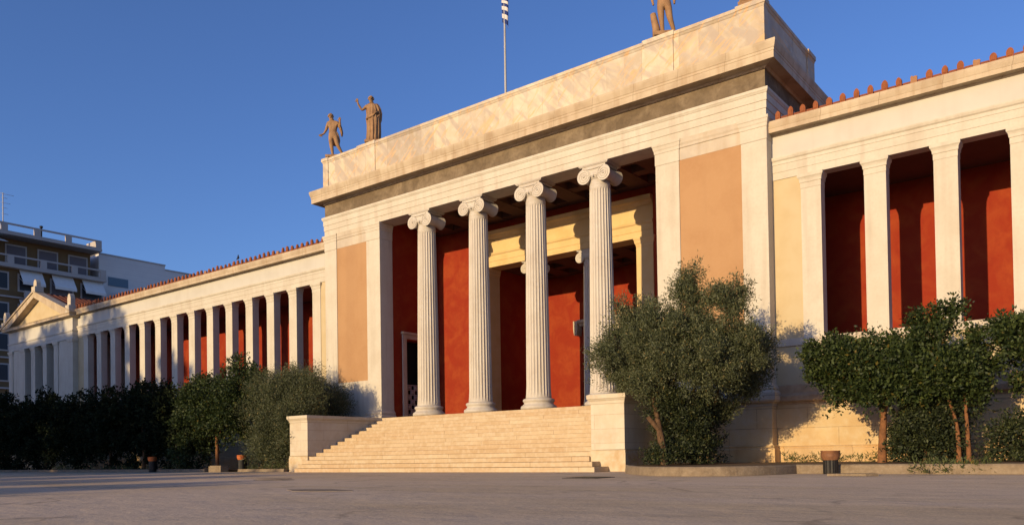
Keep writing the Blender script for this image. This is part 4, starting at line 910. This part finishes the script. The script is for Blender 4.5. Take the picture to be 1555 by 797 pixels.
for zf in (17.0, 14.0, 11.0, 8.0, 5.0):
    for k, y in enumerate((6.7, 3.7, .7, -2.4, -5.4, -8.4, -11.4, -14.4)):
        wd = 1.0
        m = MB(); m.box(-.1, .06, y-wd-.16, y+wd+.16, zf+.55, zf+2.35); fr = ab('window', m, APTC)
        MB().box(-.05, .09, y-wd, y+wd, zf+.7, zf+2.2).build('pane', SHUT if (k+int(zf)) % 3 == 0 else APTG, fr)
        if zf == 17.0 and k < 3 or (zf == 14 and k in (1, 2)):
            a = MB(); a.add([(.1, y-wd-.05, zf+2.75), (.1, y+wd+.05, zf+2.75), (1.05, y+wd+.05, zf+1.4), (1.05, y-wd-.05, zf+1.4), (1.05, y+wd+.05, zf+1.15), (1.05, y-wd-.05, zf+1.15)], [(0, 1, 2, 3), (3, 2, 4, 5)])
            a.tube([(.1, y-wd, zf+1.9), (1.05, y-wd, zf+1.3)], .02, 5); a.tube([(.1, y+wd, zf+1.9), (1.05, y+wd, zf+1.3)], .02, 5)
            o = ab('awning', a, AWN); so = o.modifiers.new('t', 'SOLIDIFY'); so.thickness = .02
for k, y in enumerate((6.0, 3.0, 0, -3, -6, -9)):
    m = MB(); m.box(-1.7, -1.52, y-1.0, y+1.0, 20.0, 22.5); fr = ab('window', m, APTC); MB().box(-1.65, -1.49, y-.85, y+.85, 20.1, 22.35).build('pane', SHUT, fr)
a = MB(); a.add([(-1.4, -8, 22.9), (-1.4, -1.6, 22.9), (.9, -1.6, 22.1), (.9, -8, 22.1)], [(0, 1, 2, 3)]); o = ab('awning', a, AWN); so = o.modifiers.new('t', 'SOLIDIFY'); so.thickness = .02
m = MB(); m.box(-.3, .75, .0, 3.6, 16.6, 16.85); parapet(16.85, 17.6, .75, [.2, 1.8, 3.4], m); ab('balcony', m, APTC)
m = MB(); m.box(-10, -3.5, -18, -2.2, 23.25, 25.3); ab('roof_room', m, APTC)
# aerial
an = thing('television_aerial', 'pale television aerial mast on the apartment roof', 'aerial', (-69, 7.0, 23.25))
m = MB(); m.tube([(0, 0, 0), (0, 0, 4.4)], .05, 6)
for z, l in ((4.3, 1.0), (3.9, .4), (3.4, .7), (2.9, .4), (2.3, .5)): m.tube([(0, -l*.3, z), (0, l, z)], .018, 5)
m.build('mast', POLE, an)
an = thing('chimney_pipe', 'short dark vent pipe on the apartment roof', 'pipe', (-68.6, 10.4, 23.25))
MB().lathe(0, 0, [(.09, 0), (.09, 1.5), (.16, 1.52), (.16, 1.7), (.02, 1.72)], 10).build('flue', BINB, an)
# plain white block beyond
wb = thing('white_building', 'plain pale grey building with ribbon windows right of the apartment block', 'building', (-69, 24, 0))
m = MB(); m.box(-14, 0, -7.6, 0, 0, 23.3); m.box(-14, 0, 0, 16, 0, 22.8); wl = m.build('wall', WHITEB, wb)
for (y0, y1, z) in ((-6.6, -4.4, 20.0), (-2.6, 4.0, 19.4), (-6.6, 4, 16.6)):
    fr = MB().box(-.1, .08, y0, y1, z, z+.95).build('window', BLUEG, wb)
m = MB(); m.box(0, 1.6, -5.4, -2.5, 0, 19.3); m.box(0, 1.2, -2.4, 9, 0, 18.6); m.build('stair_tower', WHITEB, wb)
m = MB(); m.box(-14, .06, -7.66, .05, 23.3, 23.45); m.box(-14, .06, .05, 16.1, 22.8, 22.94); m.build('coping', APTC, wb)

ob_ = thing('unseen_shade_block', 'unseen plain block added behind the viewer to shade the left end', 'building', (-50, -75, 0))  # added out of view: stops sun leaking through the street trees
MB().box(-14.5, 30-16.5, 0, 12, 0, 21.0).build('wall', APTC, ob_)
m = MB(); m.box(-15, 14, -.5, 12.5, 21.0, 21.3); m.build('roof', APTC, ob_)
for i in range(7):
    for k in range(6): fr = MB().box(-13.2+i*4, -11.4+i*4, 11.9, 12.06, 1.2+k*3.2, 3.0+k*3.2).build('window', APTG, ob_)
# ------------------------------------------------------------ street trees across the square, behind the viewer: they shade the left end
for i, (x, h, r, yy) in enumerate(((-19.5, 10.6, 3.0, -60), (-24.5, 15.6, 3.4, -60), (-30.0, 17.4, 3.4, -61), (-38.5, 21.9, 4.6, -60), (-45.5, 21.2, 4.6, -61), (-52.5, 21.9, 4.6, -60), (-59, 21.5, 4.4, -60),
                                    (-12.5, 9.2, 3.2, -60), (-6.0, 8.4, 3.4, -60), (.5, 7.3, 3.2, -60))):
    t_ = thing('street_tree', ['first', 'second', 'third', 'fourth', 'fifth', 'sixth', 'seventh', 'eighth', 'ninth', 'tenth'][i]+' street tree across the square, behind the viewer', 'tree', (x, yy, 0), 'street trees behind the viewer')
    bl = []; r_ = random.Random(90+i); lo = 2.2
    nz = int((h-lo)/1.7)+1
    for k in range(nz):
        z = lo+1.0+(h-lo-2.0)*k/max(1, nz-1); q = math.sin(math.pi*(.22+.70*k/max(1, nz-1)))**.5
        for a in range(5):
            th = a*1.257+k*.6; bl.append((math.cos(th)*r*.55*q, math.sin(th)*r*.4*q, z+r_.uniform(-.3, .3), r*.52*q, r*.5, 1.25))
    foliage('crown', bl, 15000, .62, .6, DEEP, t_, 200+i, .1, 6, .5, .2)
    limbs(t_, [([(0, 0, -.1), (.1, 0, h*.3), (0, 0, h*.6), (0, 0, h*.9)], .3, .06)])
